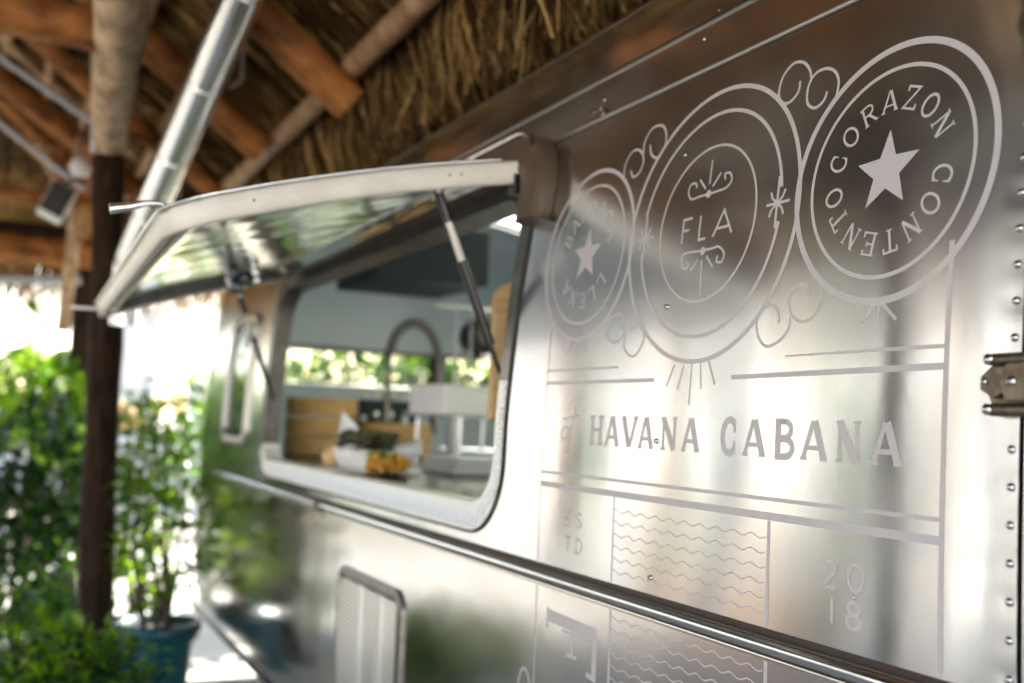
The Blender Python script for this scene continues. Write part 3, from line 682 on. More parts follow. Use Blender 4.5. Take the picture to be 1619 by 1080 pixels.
GL = {  # strokes in a 1 x 1 box: (points, weight)
 'A': [([(.08, 0), (.46, 1)], .75), ([(.92, 0), (.52, 1)], 1.15), ([(.24, .3), (.76, .3)], .6), sf(.1, .02, .13), sf(.9, .02, .14)],
 'B': [([(.2, 0), (.2, 1)], 1.1), ([(.08, .97), (.5, .97)]+arcp(.5, .75, .3, .22, 90, -90)+[(.2, .53)], .8), ([(.2, .5), (.5, .5)]+arcp(.52, .26, .36, .24, 90, -90)+[(.08, .02)], .9)],
 'C': [(arcp(.54, .5, .42, .48, 48, 312, 26), 1.0), ([(.83, .62), (.83, .98)], .5), ([(.83, .02), (.83, .36)], .5)],
 'E': [([(.2, 0), (.2, 1)], 1.0), ([(.05, .97), (.82, .97), (.82, .78)], .7), ([(.2, .51), (.66, .51)], .6), ([(.05, .03), (.88, .03), (.88, .24)], .7), ([(.64, .40), (.64, .62)], .45)],
 'G': [(arcp(.5, .5, .42, .48, 48, 330, 26), 1.0), ([(.86, .08), (.86, .42), (.58, .42)], .8)],
 'H': [([(.2, 0), (.2, 1)], 1.1), ([(.8, 0), (.8, 1)], 1.1), ([(.2, .52), (.8, .52)], .6), sf(.2, .02), sf(.2, .98), sf(.8, .02), sf(.8, .98)],
 'I': [([(.5, 0), (.5, 1)], 1.1), sf(.5, .02), sf(.5, .98)],
 'L': [([(.2, 0), (.2, 1)], 1.1), ([(.05, .03), (.85, .03), (.85, .25)], .7), sf(.2, .98)],
 'N': [([(.16, 0), (.16, 1)], .65), ([(.14, 1), (.82, 0)], 1.2), ([(.84, 0), (.84, 1)], .65), sf(.16, .02, .14), sf(.1, .98, .1), sf(.84, .98, .14)],
 'O': [(arcp(.5, .5, .42, .48, 0, 360, 32), 1.0)],
 'R': [([(.2, 0), (.2, 1)], 1.0), ([(.05, .97), (.5, .97)]+arcp(.52, .74, .3, .23, 90, -90)+[(.2, .51)], .8), ([(.5, .5), (.86, 0)], 1.0), sf(.2, .02, .15), sf(.9, .02, .09)],
 'T': [([(.5, 0), (.5, 1)], 1.0), ([(.08, .76), (.08, .97), (.92, .97), (.92, .76)], .7), sf(.5, .02, .18)],
 'V': [([(.08, 1), (.48, 0)], 1.15), ([(.92, 1), (.54, 0)], .7), sf(.1, .98, .14), sf(.9, .98, .13)],
 'Z': [([(.12, .76), (.12, .97), (.86, .97), (.12, .03), (.88, .03), (.88, .24)], .85)],
}
SANS = {
 'F': [([(.05, 0), (.05, 1), (.85, 1)], 1), ([(.05, .52), (.62, .52)], 1)], 'L': [([(.1, 1), (.1, 0), (.85, 0)], 1)],
 'A': [([(.0, 0), (.5, 1), (1, 0)], 1), ([(.2, .3), (.8, .3)], 1)], 'E': [([(.85, 0), (.1, 0), (.1, 1), (.85, 1)], 1), ([(.1, .5), (.7, .5)], 1)],
 'S': [(catmull([(.85, .85), (.5, 1), (.15, .78), (.45, .54), (.85, .25), (.5, 0), (.12, .14)], 6), 1)],
 'T': [([(.5, 0), (.5, 1)], 1), ([(.05, 1), (.95, 1)], 1)], 'D': [([(.15, 0), (.15, 1), (.4, 1)]+arcp(.4, .5, .48, .5, 90, -90)+[(.15, 0)], 1)],
 '2': [(catmull([(.1, .72), (.22, .94), (.52, 1.), (.82, .88), (.84, .66), (.5, .36), (.12, .02)], 6)+[(.92, .02)], 1)],
 '0': [(arcp(.5, .5, .42, .5, 0, 360, 32), 1)], '1': [([(.5, 0), (.5, 1)], 1)],
 '8': [(arcp(.5, .74, .30, .25, 0, 360, 24), 1), (arcp(.5, .25, .38, .26, 0, 360, 24), 1)],
}
def letter(b, ch, c, w, h, wt, rot=0., font=GL):
    """c: centre (s,t); rot in degrees, anticlockwise as one looks at the wall"""
    ca, sa = math.cos(math.radians(rot)), math.sin(math.radians(rot))
    for pts, k in font[ch]:
        q = []
        for x, y in pts: x, y = (x-.5)*w, (y-.5)*h; q.append((c[0]-(x*ca-y*sa), c[1]+(x*sa+y*ca)))
        cl = len(q) > 20 and np.hypot(q[0][0]-q[-1][0], q[0][1]-q[-1][1]) < 1e-6
        rib(b, q[:-1] if cl else q, wt*k, closed=cl)
VN = M['vinyl']
pxl = lambda *a: [wall_at(x, y) for x, y in a]
z5 = lambda *a: pxl(*[(840+x/2.7, 30+y/2.7) for x, y in a]); z6 = lambda *a: pxl(*[(1219+x/2.7, 30+y/2.7) for x, y in a])
z7 = lambda *a: pxl(*[(840+x/2.7, 430+y/2.7) for x, y in a]); z8 = lambda *a: pxl(*[(1219+x/2.7, 430+y/2.7) for x, y in a])
CR, CM, CL = (1.145, .382), (1.5825, .373), (2.013, .370)
# right medallion
b = MB(); rib(b, circ(CR, .1905)[:-1], .0105, True); MR = b.build('medallion', VN, TR)
b = MB(); rib(b, circ(CR, .1555)[:-1], .0062, True); b.build('inner_ring', VN, MR)
b = MB(); star(b, CR, .062); b.build('star', VN, MR)
for ch, a in list(zip('CORAZON', (163, 139.5, 116.5, 94, 71, 48.5, 25.5)))+list(zip('CONTENTO', (-13.5, -36, -59, -81, -103, -125, -147, -168))):
    b = MB(); rr = .107; letter(b, ch, (CR[0]-rr*math.cos(math.radians(a)), CR[1]+rr*math.sin(math.radians(a))), .030, .034, .0042, a-90); b.build('letter', VN, MR)
for q in (((1383, 508), (1390, 482)), ((1389, 512), (1390, 482)), ((1418, 503), (1396, 482))): pass
for p, q in (((1.146, .189), (1.174, .163)), ((1.141, .189), (1.1405, .156)), ((1.136, .189), (1.107, .163))):
    b = MB(); rib(b, [p, q], .0055); b.build('sun_ray', VN, MR)
# middle medallion
b = MB(); rib(b, circ(CM, .252, n=120)[:-1], .0085, True); MM = b.build('medallion', VN, TR)
b = MB(); rib(b, circ(CM, .2075, 8, 168, 70), .0068); rib(b, circ(CM, .2075, -171, -8, 70), .0068); b.build('broken_ring', VN, MM)
b = MB(); rib(b, circ(CM, .1435)[:-1], .0048, True); b.build('inner_ring', VN, MM)
for ch, s, w in (('F', 1.636, .034), ('L', 1.587, .027), ('A', 1.528, .054)): b = MB(); letter(b, ch, (s, .366), w, .045, .0048, 0, SANS); b.build('letter', VN, MM)
def curve(b, pts, w): rib(b, [tuple(q) for q in catmull(pts, 7)], w)
b = MB(); curve(b, z5((757, 748), (720, 758), (685, 770), (672, 745), (682, 710), (703, 703), (708, 722)), .0042); curve(b, z5((757, 748), (795, 735), (832, 720), (856, 688), (850, 658), (828, 662), (830, 686)), .0042)
for p, q in (((762, 705), (775, 602)), ((745, 725), (722, 687)), ((775, 715), (812, 655))): rib(b, z5(p, q), .0042)
c = z5((757, 747))[0]; poly(b, circ(c, .0075, n=17)[:-1], c); b.build('scroll_ornament', VN, MM)
b = MB(); curve(b, z5((732, 990), (690, 995), (652, 1005), (640, 1040), (650, 1066), (670, 1056), (664, 1036)), .0042); curve(b, z5((732, 988), (770, 980), (800, 972), (822, 998), (812, 1036), (790, 1034), (796, 1010)), .0042)
for p, q in (((712, 1028), (680, 1075)), ((727, 1030), (719, 1180)), ((748, 1012), (773, 1058))): rib(b, z5(p, q), .0042)
c = z5((732, 990))[0]; poly(b, circ(c, .0075, n=17)[:-1], c); b.build('scroll_ornament', VN, MM)
for cs, ct, k in ((1.3845, .3755, 1.), (1.7815, .3715, .95)):
    b = MB(); rib(b, [(cs, ct+.046*k), (cs, ct-.043*k)], .0052); rib(b, [(cs+.027*k, ct), (cs-.031*k, ct)], .0048)
    for sx in (-1, 1):
        for sy in (-1, 1): rib(b, [(cs+sx*.003, ct+sy*.002), (cs+sx*.013*k, ct+sy*.010*k), (cs+sx*.018*k, ct+sy*.021*k)], .0046)
    b.build('asterisk', VN, MM)
for p, q in (((1.640, .118), (1.663, .078)), ((1.611, .114), (1.627, .071)), ((1.5865, .116), (1.5885, .044)), ((1.5605, .116), (1.5545, .072)), ((1.537, .120), (1.515, .079))):
    b = MB(); rib(b, [p, q], .0044); b.build('sun_ray', VN, MM)
# left medallion
b = MB(); rib(b, circ(CL, .186)[:-1], .0090, True); ML = b.build('medallion', VN, TR)
b = MB(); rib(b, circ(CL, .152)[:-1], .0060, True); b.build('inner_ring', VN, ML)
b = MB(); star(b, (2.012, .368), .060); b.build('star', VN, ML)
for ch, a in list(zip('BARRIGA', (156, 133, 111, 88, 65, 43, 20)))+list(zip('LLENA', (-42, -66, -90, -114, -138))):
    b = MB(); rr = .102; letter(b, ch, (CL[0]-rr*math.cos(math.radians(a)), CL[1]+rr*math.sin(math.radians(a))), .031, .033, .0046, a-90); b.build('letter', VN, ML)
for p, q in (((2.034, .183), (2.060, .154)), ((2.012, .183), (2.012, .152)), ((1.99, .183), (1.968, .154))): b = MB(); rib(b, [p, q], .0050); b.build('sun_ray', VN, ML)
# scrolls between the medallions
for name_, a_, c_ in (('r', z6((125, 265), (118, 310), (85, 352), (52, 360), (34, 322), (52, 248), (96, 192), (140, 186), (168, 222), (172, 268)), z6((240, 308), (225, 350), (187, 380), (156, 358), (160, 290), (190, 235), (235, 212), (274, 224), (290, 268), (280, 325))),
                      ('l', z5((425, 648), (436, 675), (464, 652), (480, 602), (465, 562), (432, 568), (402, 625), (395, 690)), z5((508, 538), (514, 580), (540, 592), (568, 550), (577, 492), (560, 456), (520, 466), (487, 520), (478, 580))),
                      ('rb', z8((160, 102), (156, 68), (126, 54), (86, 88), (78, 140), (94, 190), (130, 212), (174, 196), (208, 142), (212, 66), (198, 18)), pxl((1230.7, 511.5), (1230.7, 495), (1221.5, 482.6), (1206.7, 487.4), (1196, 511.5), (1201, 537.4), (1214, 547.8), (1234, 537), (1247, 519), (1249.4, 500))),
                      ('lb', z7((378, 245), (394, 215), (380, 182), (350, 186), (322, 230), (328, 280), (354, 302), (382, 286), (400, 250)), z7((392, 225), (398, 290), (394, 320), (410, 348), (436, 360), (468, 322), (480, 265), (455, 228), (425, 245)))):
    b = MB(); curve(b, a_, .0052); curve(b, c_, .0052); b.build('scroll_flourish', VN, TR)
# frame lines
def line(p, q, w, name='rule_line', w1=None): b = MB(); rib(b, [p, q], w, w1=w1); return b.build(name, VN, TR)
SR, SL = 1.0165, 2.141
line((SR, .262), (SR, -.297), .0085); line((SL, .235), (SL, -.299), .0042); line((SR, -.352), (SR, -1.0), .0085); line((SL, -.352), (SL, -1.0), .0055)
line((SR+.004, .122), (1.335, .121), .0062, w1=.0028); line((SR+.004, .0955), (1.47, .0905), .0098, w1=.0075); line((1.705, .0905), (SL, .092), .0075, w1=.0065); line((1.838, .119), (SL, .119), .0045)
line((SR+.004, -.1030), (SL, -.1045), .0062); line((SR+.004, -.130), (SL, -.1305), .0125)
line((1.8255, -.137), (1.8255, -.299), .0045); line((1.3575, -.137), (1.3575, -.299), .0072); line((1.8255, -.352), (1.8255, -1.0), .0080); line((1.3575, -.352), (1.3575, -1.0), .0088); line((1.3575, -.318), (1.3575, -.340), .008)
# words
x = [(1.908, .056, 'H'), (1.8465, .050, 'A'), (1.7815, .054, 'V'), (1.723, .048, 'A'), (1.6465, .052, 'N'), (1.5785, .050, 'A'), (1.4685, .046, 'C'), (1.4025, .054, 'A'), (1.328, .050, 'B'), (1.261, .055, 'A'), (1.189, .050, 'N'), (1.116, .055, 'A')]
for s, w, ch in x: b = MB(); letter(b, ch, (s, -.0085), w, .0575, .0118); b.build('letter', VN, TR)
b = MB(); curve(b, z7((190, 570), (180, 620), (165, 690), (152, 770)), .0042); rib(b, z7((135, 628), (205, 610)), .0042); curve(b, z7((165, 672), (145, 662), (128, 685), (132, 712), (150, 706), (162, 680), (160, 712)), .0038); b.build('script_letters', VN, TR)
for ch, s, t, w in (('E', 2.008, -.196, .034), ('S', 1.962, -.196, .032), ('T', 2.008, -.247, .032), ('D', 1.960, -.248, .034)): b = MB(); letter(b, ch, (s, t), w, .029, .0042, 0, SANS); b.build('letter', VN, TR)
for ch, s, t in (('2', 1.2205, -.2005), ('0', 1.167, -.1975), ('1', 1.2135, -.250), ('8', 1.170, -.250)): b = MB(); letter(b, ch, (s, t), .034, .037, .0052, 0, SANS); b.build('numeral', VN, TR)
# waves
b = MB(); WV = None
def wave(t, s0, s1, w=.0019, ph=0.): return [(s, t+.0031*math.sin(2*PI*(s/.0465)+ph)) for s in np.linspace(s0, s1, 300)]
for k in range(6):
    b = MB(); rib(b, wave(-.163-.0232*k, 1.3635, 1.822, ph=.9), .0019 if k < 9 else .002); b.build('wave_line', VN, TR)
for k in range(14):
    b = MB(); rib(b, wave(-.368-.0232*k, 1.365, 1.82, ph=.9), .0025); b.build('wave_line', VN, TR)
# big turned serif letter and the frame scroll below the rail
b = MB(); rib(b, [(2.085, -.408), (1.878, -.413)], .026); rib(b, [(1.882, -.41), (1.882, -.500)], .018); rib(b, [(1.975, -.415), (1.975, -.470)], .011)
rib(b, [(1.996, -.4735), (1.954, -.4735)], .008); rib(b, [(1.912, -.496), (1.873, -.500)], .010); rib(b, [(2.02, -.429), (1.90, -.429)], .006)
rib(b, [(2.085, -.392), (2.085, -.435)], .010); b.build('letter', VN, TR)
b = MB(); curve(b, [(2.20, -.62), (2.215, -.58), (2.195, -.545), (2.165, -.56), (2.165, -.62), (2.19, -.70)], .006); b.build('scroll_flourish', VN, TR)
b = MB(); letter(b, 'C', (1.93, -.62), .15, .12, .022, -90); b.build('letter', VN, TR)
b = MB(); letter(b, 'A', (1.60, -.66), .1, .11, .014, -90); b.build('letter', VN, TR)

# ================================================================== THINGS INSIDE THE TRAILER
CT = -.207
def basket(c, rad, hgt, tiers, label):
    o = thing('bamboo_steamer', label, 'steamer basket', c, 'bamboo steamers on the trailer counter'); th = hgt/tiers
    for k in range(tiers):
        z = k*th; b = MB(); b.lathe(c+Vector((0, 0, z)), [(rad*.9, .004), (rad, .004), (rad*1.012, th*.2), (rad, th*.25), (rad, th*.75), (rad*1.012, th*.8), (rad, th*.97), (rad*.93, th*.97)], 40, capt=True, capb=True); b.build('tier' if k < tiers-1 else 'lid', M['bamboo'], o)
        MB().lathe(c+Vector((0, 0, z+th*.5)), [(rad+.001, -.006), (rad+.005, -.005), (rad+.005, .005), (rad+.001, .006)], 40).build('hoop', M['bamboo'], o)
    return o
basket(P(1.535, 5.52, CT), .185, .30, 3, 'tall bamboo steamer basket standing at the far end of the counter')
basket(P(1.93, 5.45, CT), .185, .185, 2, 'low bamboo steamer basket behind the paper lined food tray')
# plate with the lined food tray
pc = P(1.235, 3.82, CT)
PLT = thing('plate', 'flat round pale plate under the food tray by the sill', 'plate', pc); MB().lathe(pc, [(.08, 0), (.12, .004), (.205, .014), (.21, .019), (.203, .019), (.12, .008), (.0, .006)], 40).build('dish', M['plate'], PLT)
tp = atY(585, 715, 3.80)
TY = thing('food_tray', 'white paper lined food tray filled with dark meat and yellow fries', 'food tray', P(1.23, 3.8, CT+.012))
b = MB(); c0 = P(1.25, 3.78, CT+.022)
lo = [c0+Vector((x, y, 0)) for x, y in ((-.075, -.16), (.075, -.16), (.075, .16), (-.075, .16))]; hi = [c0+Vector((x, y, .07)) for x, y in ((-.10, -.185), (.10, -.185), (.10, .185), (-.10, .185))]
b.loft([lo, hi]); b.f.append((0, 1, 2, 3)); b.build('tray', M['paper'], TY, smooth=False, solid=.002)
for (ax, ay), tip in (((-.02, .12), (-.05, .24, .205)), ((.06, -.08), (.10, -.23, .12)), ((-.07, -.02), (-.12, -.10, .09))):
    a = c0+Vector((ax, ay, .03)); t_ = c0+Vector(tip); b = MB(); s1, s2 = a+Vector((-.07, .06, .03)), a+Vector((.07, -.08, .03)); mid_ = a.lerp(t_, .5)+Vector((.015, .015, .01))
    b.add([a, s1, t_, s2, mid_], [(0, 1, 4), (1, 2, 4), (2, 3, 4), (3, 0, 4)]); b.build('paper_liner', M['paper'], TY, smooth=False)
def lumps(b, c, ext, n, r):
    for _ in range(n):
        p = c+Vector([random.uniform(-e, e) for e in ext]); rr = random.uniform(*r); k = len(b.v)
        q = [Vector((1, 0, 0)), Vector((-1, 0, 0)), Vector((0, 1, 0)), Vector((0, -1, 0)), Vector((0, 0, 1)), Vector((0, 0, -1))]
        b.v += [tuple(p+v*rr*random.uniform(.7, 1.3)) for v in q]; b.f += [(k+a_, k+b_, k+c_) for a_, b_, c_ in ((0, 2, 4), (2, 1, 4), (1, 3, 4), (3, 0, 4), (2, 0, 5), (1, 2, 5), (3, 1, 5), (0, 3, 5))]
b = MB(); lumps(b, c0+Vector((-.02, .02, .10)), (.07, .15, .028), 260, (.010, .021)); b.build('meat_filling', M['filling'], TY)
b = MB(); lumps(b, c0+Vector((-.02, -.215, .03)), (.06, .05, .026), 190, (.009, .016)); b.build('yellow_filling', M['yellow'], TY)
b = MB(); lumps(b, c0+Vector((-.04, -.21, .06)), (.05, .045, .01), 60, (.004, .010)); lumps(b, c0+Vector((0, .04, .1)), (.04, .09, .008), 30, (.004, .008)); b.build('herb_garnish', M['herb'], TY)
bc = atY(528, 722, 4.1); BU = thing('bread_roll', 'golden bread roll at the far left end of the food tray', 'bread', P(bc.x, bc.y, CT)); rb = .047
MB().lathe(P(bc.x, bc.y, CT+.048), [(.0, -.045), (.03, -.04), (.044, -.015), (.046, .01), (.035, .036), (.0, .048)], 20).build('crust', M['bun'], BU)
# tall board by the near jamb
bx = atY(797, 500, 2.62)
BD = thing('cutting_board', 'tall light wooden cutting board hanging behind the near window jamb', 'cutting board', (bx.x, 2.62, EYE+CT))
bx.x += .026
poly_ = [(bx.x-.055, .005), (bx.x+.075, .005), (bx.x+.075, .335)]+[(bx.x+.01+.065*math.cos(a), .335+.045*math.sin(a)) for a in np.linspace(0, PI, 9)]
MB().prism([P(x_, 2.62, z_) for x_, z_ in poly_], (0, .022, 0)).build('slab', M['board'], BD, smooth=False, bevel=.004)
# white box and papers on the shelf
wb = atY(728, 636, 4.3)
SH = thing('white_box', 'long white box on the raised shelf above the counter', 'box', (wb.x, wb.y, wb.z))
wb.x += .04
MB().box(wb, (.40, .42, .115)).build('body', M['whitep'], SH, smooth=False, bevel=.006); MB().box(wb+Vector((0, 0, .062)), (.41, .43, .012)).build('lid', M['paper'], SH, smooth=False, bevel=.003)
sf_ = thing('shelf', 'thin steel shelf rack holding the long white box', 'shelf', (wb.x, wb.y, EYE+CT))
MB().box((wb.x+.02, wb.y, wb.z-.062), (.44, .5, .012)).build('shelf_board', M['steel'], sf_, smooth=False)
for dx in (-.14, .18):
    for dy in (-.25, .25): MB().tube([(wb.x+dx, wb.y+dy, EYE+CT-.01), (wb.x+dx, wb.y+dy, wb.z-.065)], .008, 8).build('leg', M['steel'], sf_)
wp = atY(735, 700, 4.0); st = thing('tray_stack', 'stack of pale trays on the counter under the shelf', 'trays', (wp.x, 4.0, EYE+CT))
for k in range(3): MB().box((wp.x+.01*k, 4.0, EYE+CT+.012+.022*k), (.24, .36, .018)).build('tray', M['whitep'], st, smooth=False, bevel=.004)
# spring faucet
fc = atY(612, 645, 5.4); fc = Vector((fc.x, 5.4, EYE+CT+.02)); FA = thing('spring_faucet', 'tall arched spring faucet standing behind the counter', 'faucet', fc)
MB().lathe(fc, [(.035, 0), (.03, .03), (.02, .05), (.018, .14), (.0, .15)], 18).build('base', M['steel'], FA)
arc_ = [fc+Vector((0, 0, .12)), fc+Vector((0, 0, .50))]+[fc+Vector((.14-.14*math.cos(a), 0, .50+.20*math.sin(a))) for a in np.linspace(.15, PI-.05, 14)]+[fc+Vector((.285, 0, .34)), fc+Vector((.26, 0, .20))]
MB().tube(arc_, .015, 10).build('hose', M['frame'], FA)
sp_ = [Vector(q) for q in catmull(arc_, 10)]; coil = []
tt = Vector((0, 1, 0))
for i in range(len(sp_)*4-4):
    k = i/4; p = sp_[int(k)].lerp(sp_[min(int(k)+1, len(sp_)-1)], k-int(k)); d_ = (sp_[min(int(k)+1, len(sp_)-1)]-sp_[int(k)]); d_ = d_.normalized() if d_.length > 1e-6 else Vector((0, 0, 1)); n1 = d_.cross(tt).normalized(); a = i*1.3; coil.append(p+n1*.024*math.cos(a)+tt*.024*math.sin(a))
MB().tube(coil, .0034, 5).build('spring', M['frame'], FA)
MB().tube([arc_[-1], arc_[-1]-Vector((0, 0, .09))], [.016, .022], 14).build('spray_head', M['black'], FA)
MB().tube([fc+Vector((0, 0, .28)), fc+Vector((.2, 0, .36))], .006, 8).build('support_arm', M['steel'], FA)
for k, (px, py, Y, r0, h0, mm, nm, lb) in enumerate(((575, 640, 5.9, .035, .20, 'black', 'sauce_bottle', 'dark bottle standing left of the spring faucet'), (600, 640, 5.75, .03, .17, 'glass_dark', 'sauce_bottle', 'short dark glass bottle close to the faucet base'),
        (640, 640, 5.8, .04, .19, 'black', 'sauce_bottle', 'dark bottle standing right of the spring faucet'), (722, 560, 5.6, .035, .36, 'whitep', 'soap_bottle', 'white pump bottle on the bench below the end window'))):
    p = atY(px, py, Y); p = Vector((p.x, Y, EYE+CT)); o = thing(nm, lb, 'bottle', p)
    MB().lathe(p, [(r0*.9, 0), (r0, .01), (r0, h0*.62), (r0*.45, h0*.78), (r0*.4, h0*.95)], 16, capt=True, capb=True).build('body', M[mm], o); MB().lathe(p+Vector((0, 0, h0*.951)), [(r0*.5, 0), (r0*.5, .025), (0, .03)], 12).build('cap', M['whitep' if mm == 'black' else 'black'], o)
ap = atY(602, 640, 6.1); ap = Vector((ap.x, 6.1, EYE+CT)); AP = thing('coffee_machine', 'dark steel coffee machine at the back of the counter under the end window', 'coffee machine', ap)
MB().box(ap+Vector((0, 0, .16)), (.34, .34, .30)).build('body', M['hoodm'], AP, smooth=False, bevel=.015); MB().box(ap+Vector((0, -.2, .03)), (.32, .14, .05)).build('drip_tray', M['steel'], AP, smooth=False, bevel=.004)
for dx in (-.09, 0, .09): MB().lathe(ap+Vector((dx, -.17, .22)), [(.025, 0), (.025, .02), (0, .022)], 14, axis=(0, -1, 0)).build('knob', M['steel'], AP)
for dx in (-.07, .07): MB().tube([ap+Vector((dx, -.17, .15)), ap+Vector((dx, -.26, .14))], .014, 10).build('filter_handle', M['black'], AP)
for k in range(5): MB().lathe(ap+Vector((-.12+.06*k, -.05, .31)), [(.016, 0), (.024, .045), (.021, .045), (.0, .005)], 14).build('cup', M['whitep'], AP)
dp = atY(757, 533, 6.6); DP = thing('wall_dispenser', 'round black dispenser on the end wall right of the strip window', 'dispenser', dp)
MB().lathe(dp, [(.0, .09), (.11, .08), (.13, 0), (.12, -.08), (.0, -.08)], 24, axis=(-.1, -1, 0)).build('housing', M['black'], DP); MB().lathe(dp+Vector((0, -.1, 0)), [(.05, 0), (.03, .02), (0, .02)], 16, axis=(-.1, -1, 0)).build('face', M['frame'], DP)
# ladles on a rail
la = thing('utensil_rail', 'steel rail with hanging ladles high inside the trailer', 'rail', P(2.15, 4.9, .56)); MB().tube([P(1.9, 4.9, .56), P(2.9, 4.9, .56)], .008, 8).build('bar', M['steel'], la)
for k, (xx, ll) in enumerate(((2.02, .36), (2.10, .30), (2.22, .34))):
    p = P(xx, 4.9, .55); ld = thing('ladle', ('long thin ladle hanging leftmost on the utensil rail', 'short thin ladle hanging in the middle of the rail', 'thin ladle hanging rightmost on the utensil rail')[k], 'ladle', p, 'ladles on the rail')
    MB().tube([p, p-Vector((0, 0, ll))], .004, 6).build('handle', M['steel'], ld); MB().lathe(p-Vector((0, 0, ll+.03)), [(.0, -.02), (.028, -.01), (.035, .015), (.03, .015), (.0, -.012)], 16).build('bowl', M['steel'], ld)

# ================================================================== PLANTS AND YARD
def leafcloud(b, c, rad, n, size, flat=.75, fn=None):
    for _ in range(n):
        while True:
            v = Vector((random.uniform(-1, 1), random.uniform(-1, 1), random.uniform(-1, 1)))
            if .25 < v.length < 1: break
        if noise.noise(Vector((v.x*2.2+c[0]*3, v.y*2.2+c[1], v.z*2.2))) < -.12: continue
        p = Vector(c)+Vector((v.x*rad[0], v.y*rad[1], v.z*rad[2])); s_ = size*random.choice((.6, .85, 1.1, 1.7))*random.uniform(.8, 1.2)
        d = (v.normalized()*.5+Vector((random.gauss(0, .6), random.gauss(0, .6), random.gauss(-.1, .5)))).normalized()
        sd = d.cross(Vector((random.gauss(0, .5), random.gauss(0, .5), 1))).normalized(); up = sd.cross(d)
        k = len(b.v); b.v += [tuple(p), tuple(p+d*s_*.5+sd*s_*.22+up*s_*.08), tuple(p+d*s_), tuple(p+d*s_*.5-sd*s_*.22+up*s_*.08)]; b.f += [(k, k+1, k+2), (k, k+2, k+3)]
def shrub(name, label, cat, base, clouds, stems=5, mats=('leaf', 'leaf_l', 'leaf_d'), size=.08, group=None, root=None, dens=1.):
    base = Vector(base); o = root or thing(name, label, cat, base, group)
    b = MB()
    for i in range(stems):
        c = clouds[i % len(clouds)][0]; t = Vector(c)+Vector((random.gauss(0, .08), random.gauss(0, .08), .1)); a = base+Vector((random.gauss(0, .05), random.gauss(0, .05), 0)); b.tube([a, a.lerp(t, .5)+Vector((random.gauss(0, .05), random.gauss(0, .05), 0)), t], [.018, .012, .005], 6)
    b.build('stem', M['stem'], o)
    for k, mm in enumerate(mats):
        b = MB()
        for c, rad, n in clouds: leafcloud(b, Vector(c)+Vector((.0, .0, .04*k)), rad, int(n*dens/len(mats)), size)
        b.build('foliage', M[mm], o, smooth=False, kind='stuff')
    return o
A = lambda px, py, Y: tuple(atY(px, py, Y))
GR = lambda px, Y: (atY(px, 700, Y).x, Y, 0)
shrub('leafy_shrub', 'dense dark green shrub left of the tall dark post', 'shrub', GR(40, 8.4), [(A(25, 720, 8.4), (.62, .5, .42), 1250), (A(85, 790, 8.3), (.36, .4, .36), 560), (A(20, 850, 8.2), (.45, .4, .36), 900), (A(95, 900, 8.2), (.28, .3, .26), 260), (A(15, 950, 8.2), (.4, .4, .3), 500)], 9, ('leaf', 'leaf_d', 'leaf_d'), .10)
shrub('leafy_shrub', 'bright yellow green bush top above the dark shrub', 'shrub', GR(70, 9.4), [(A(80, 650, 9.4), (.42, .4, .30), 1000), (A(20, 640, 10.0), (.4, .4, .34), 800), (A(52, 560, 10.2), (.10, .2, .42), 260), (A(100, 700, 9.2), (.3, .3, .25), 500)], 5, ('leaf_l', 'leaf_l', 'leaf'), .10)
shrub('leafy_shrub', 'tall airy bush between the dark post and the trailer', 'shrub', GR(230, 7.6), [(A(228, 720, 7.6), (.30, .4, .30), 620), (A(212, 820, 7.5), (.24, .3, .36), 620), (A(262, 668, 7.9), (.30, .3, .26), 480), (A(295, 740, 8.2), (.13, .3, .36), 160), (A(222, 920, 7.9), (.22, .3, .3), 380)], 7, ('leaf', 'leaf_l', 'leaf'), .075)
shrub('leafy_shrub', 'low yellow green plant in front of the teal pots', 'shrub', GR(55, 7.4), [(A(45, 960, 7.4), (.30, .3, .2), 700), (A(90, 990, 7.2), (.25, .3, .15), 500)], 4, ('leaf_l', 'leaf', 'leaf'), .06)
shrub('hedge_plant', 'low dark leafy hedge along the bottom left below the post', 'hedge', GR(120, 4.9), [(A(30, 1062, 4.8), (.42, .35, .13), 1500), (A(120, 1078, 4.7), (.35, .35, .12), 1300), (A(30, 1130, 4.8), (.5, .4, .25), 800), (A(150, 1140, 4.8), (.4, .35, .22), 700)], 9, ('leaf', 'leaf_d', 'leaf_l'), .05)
# potted shrub
pb = atY(247, 1075, 6.3); pb = Vector((pb.x, 6.3, 0))
PT_ = thing('potted_plant', 'bushy plant in a round teal pot beside the trailer', 'potted plant', pb)
MB().lathe(pb, [(.0, .0), (.135, .0), (.15, .03), (.197, .36), (.2, .37), (.224, .37), (.227, .45), (.205, .455), (.197, .40), (.0, .39)], 48).build('pot', M['teal'], PT_)
MB().lathe(pb, [(.198, .405), (.0, .42)], 24).build('soil', M['soil'], PT_)
shrub('', '', '', pb+Vector((0, 0, .4)), [(pb+Vector((0, 0, .85)), (.30, .3, .30), 800), (pb+Vector((-.05, .05, 1.2)), (.26, .26, .26), 500)], 6, ('leaf', 'leaf_l'), .06, root=PT_)
for px, Y, rr, hh, lb in ((215, 7.0, .17, .34, 'light teal pot half hidden behind the round teal pot'), (108, 7.6, .16, .42, 'slim teal planter left of the tall dark post')):
    c = Vector(GR(px, Y)); o = thing('plant_pot', lb, 'pot', c); MB().lathe(c, [(rr*.7, 0), (rr, hh*.85), (rr*1.1, hh*.86), (rr*1.1, hh), (rr*.95, hh), (rr*.9, hh*.9), (0, hh*.88)], 32).build('pot', M['teal'], o)
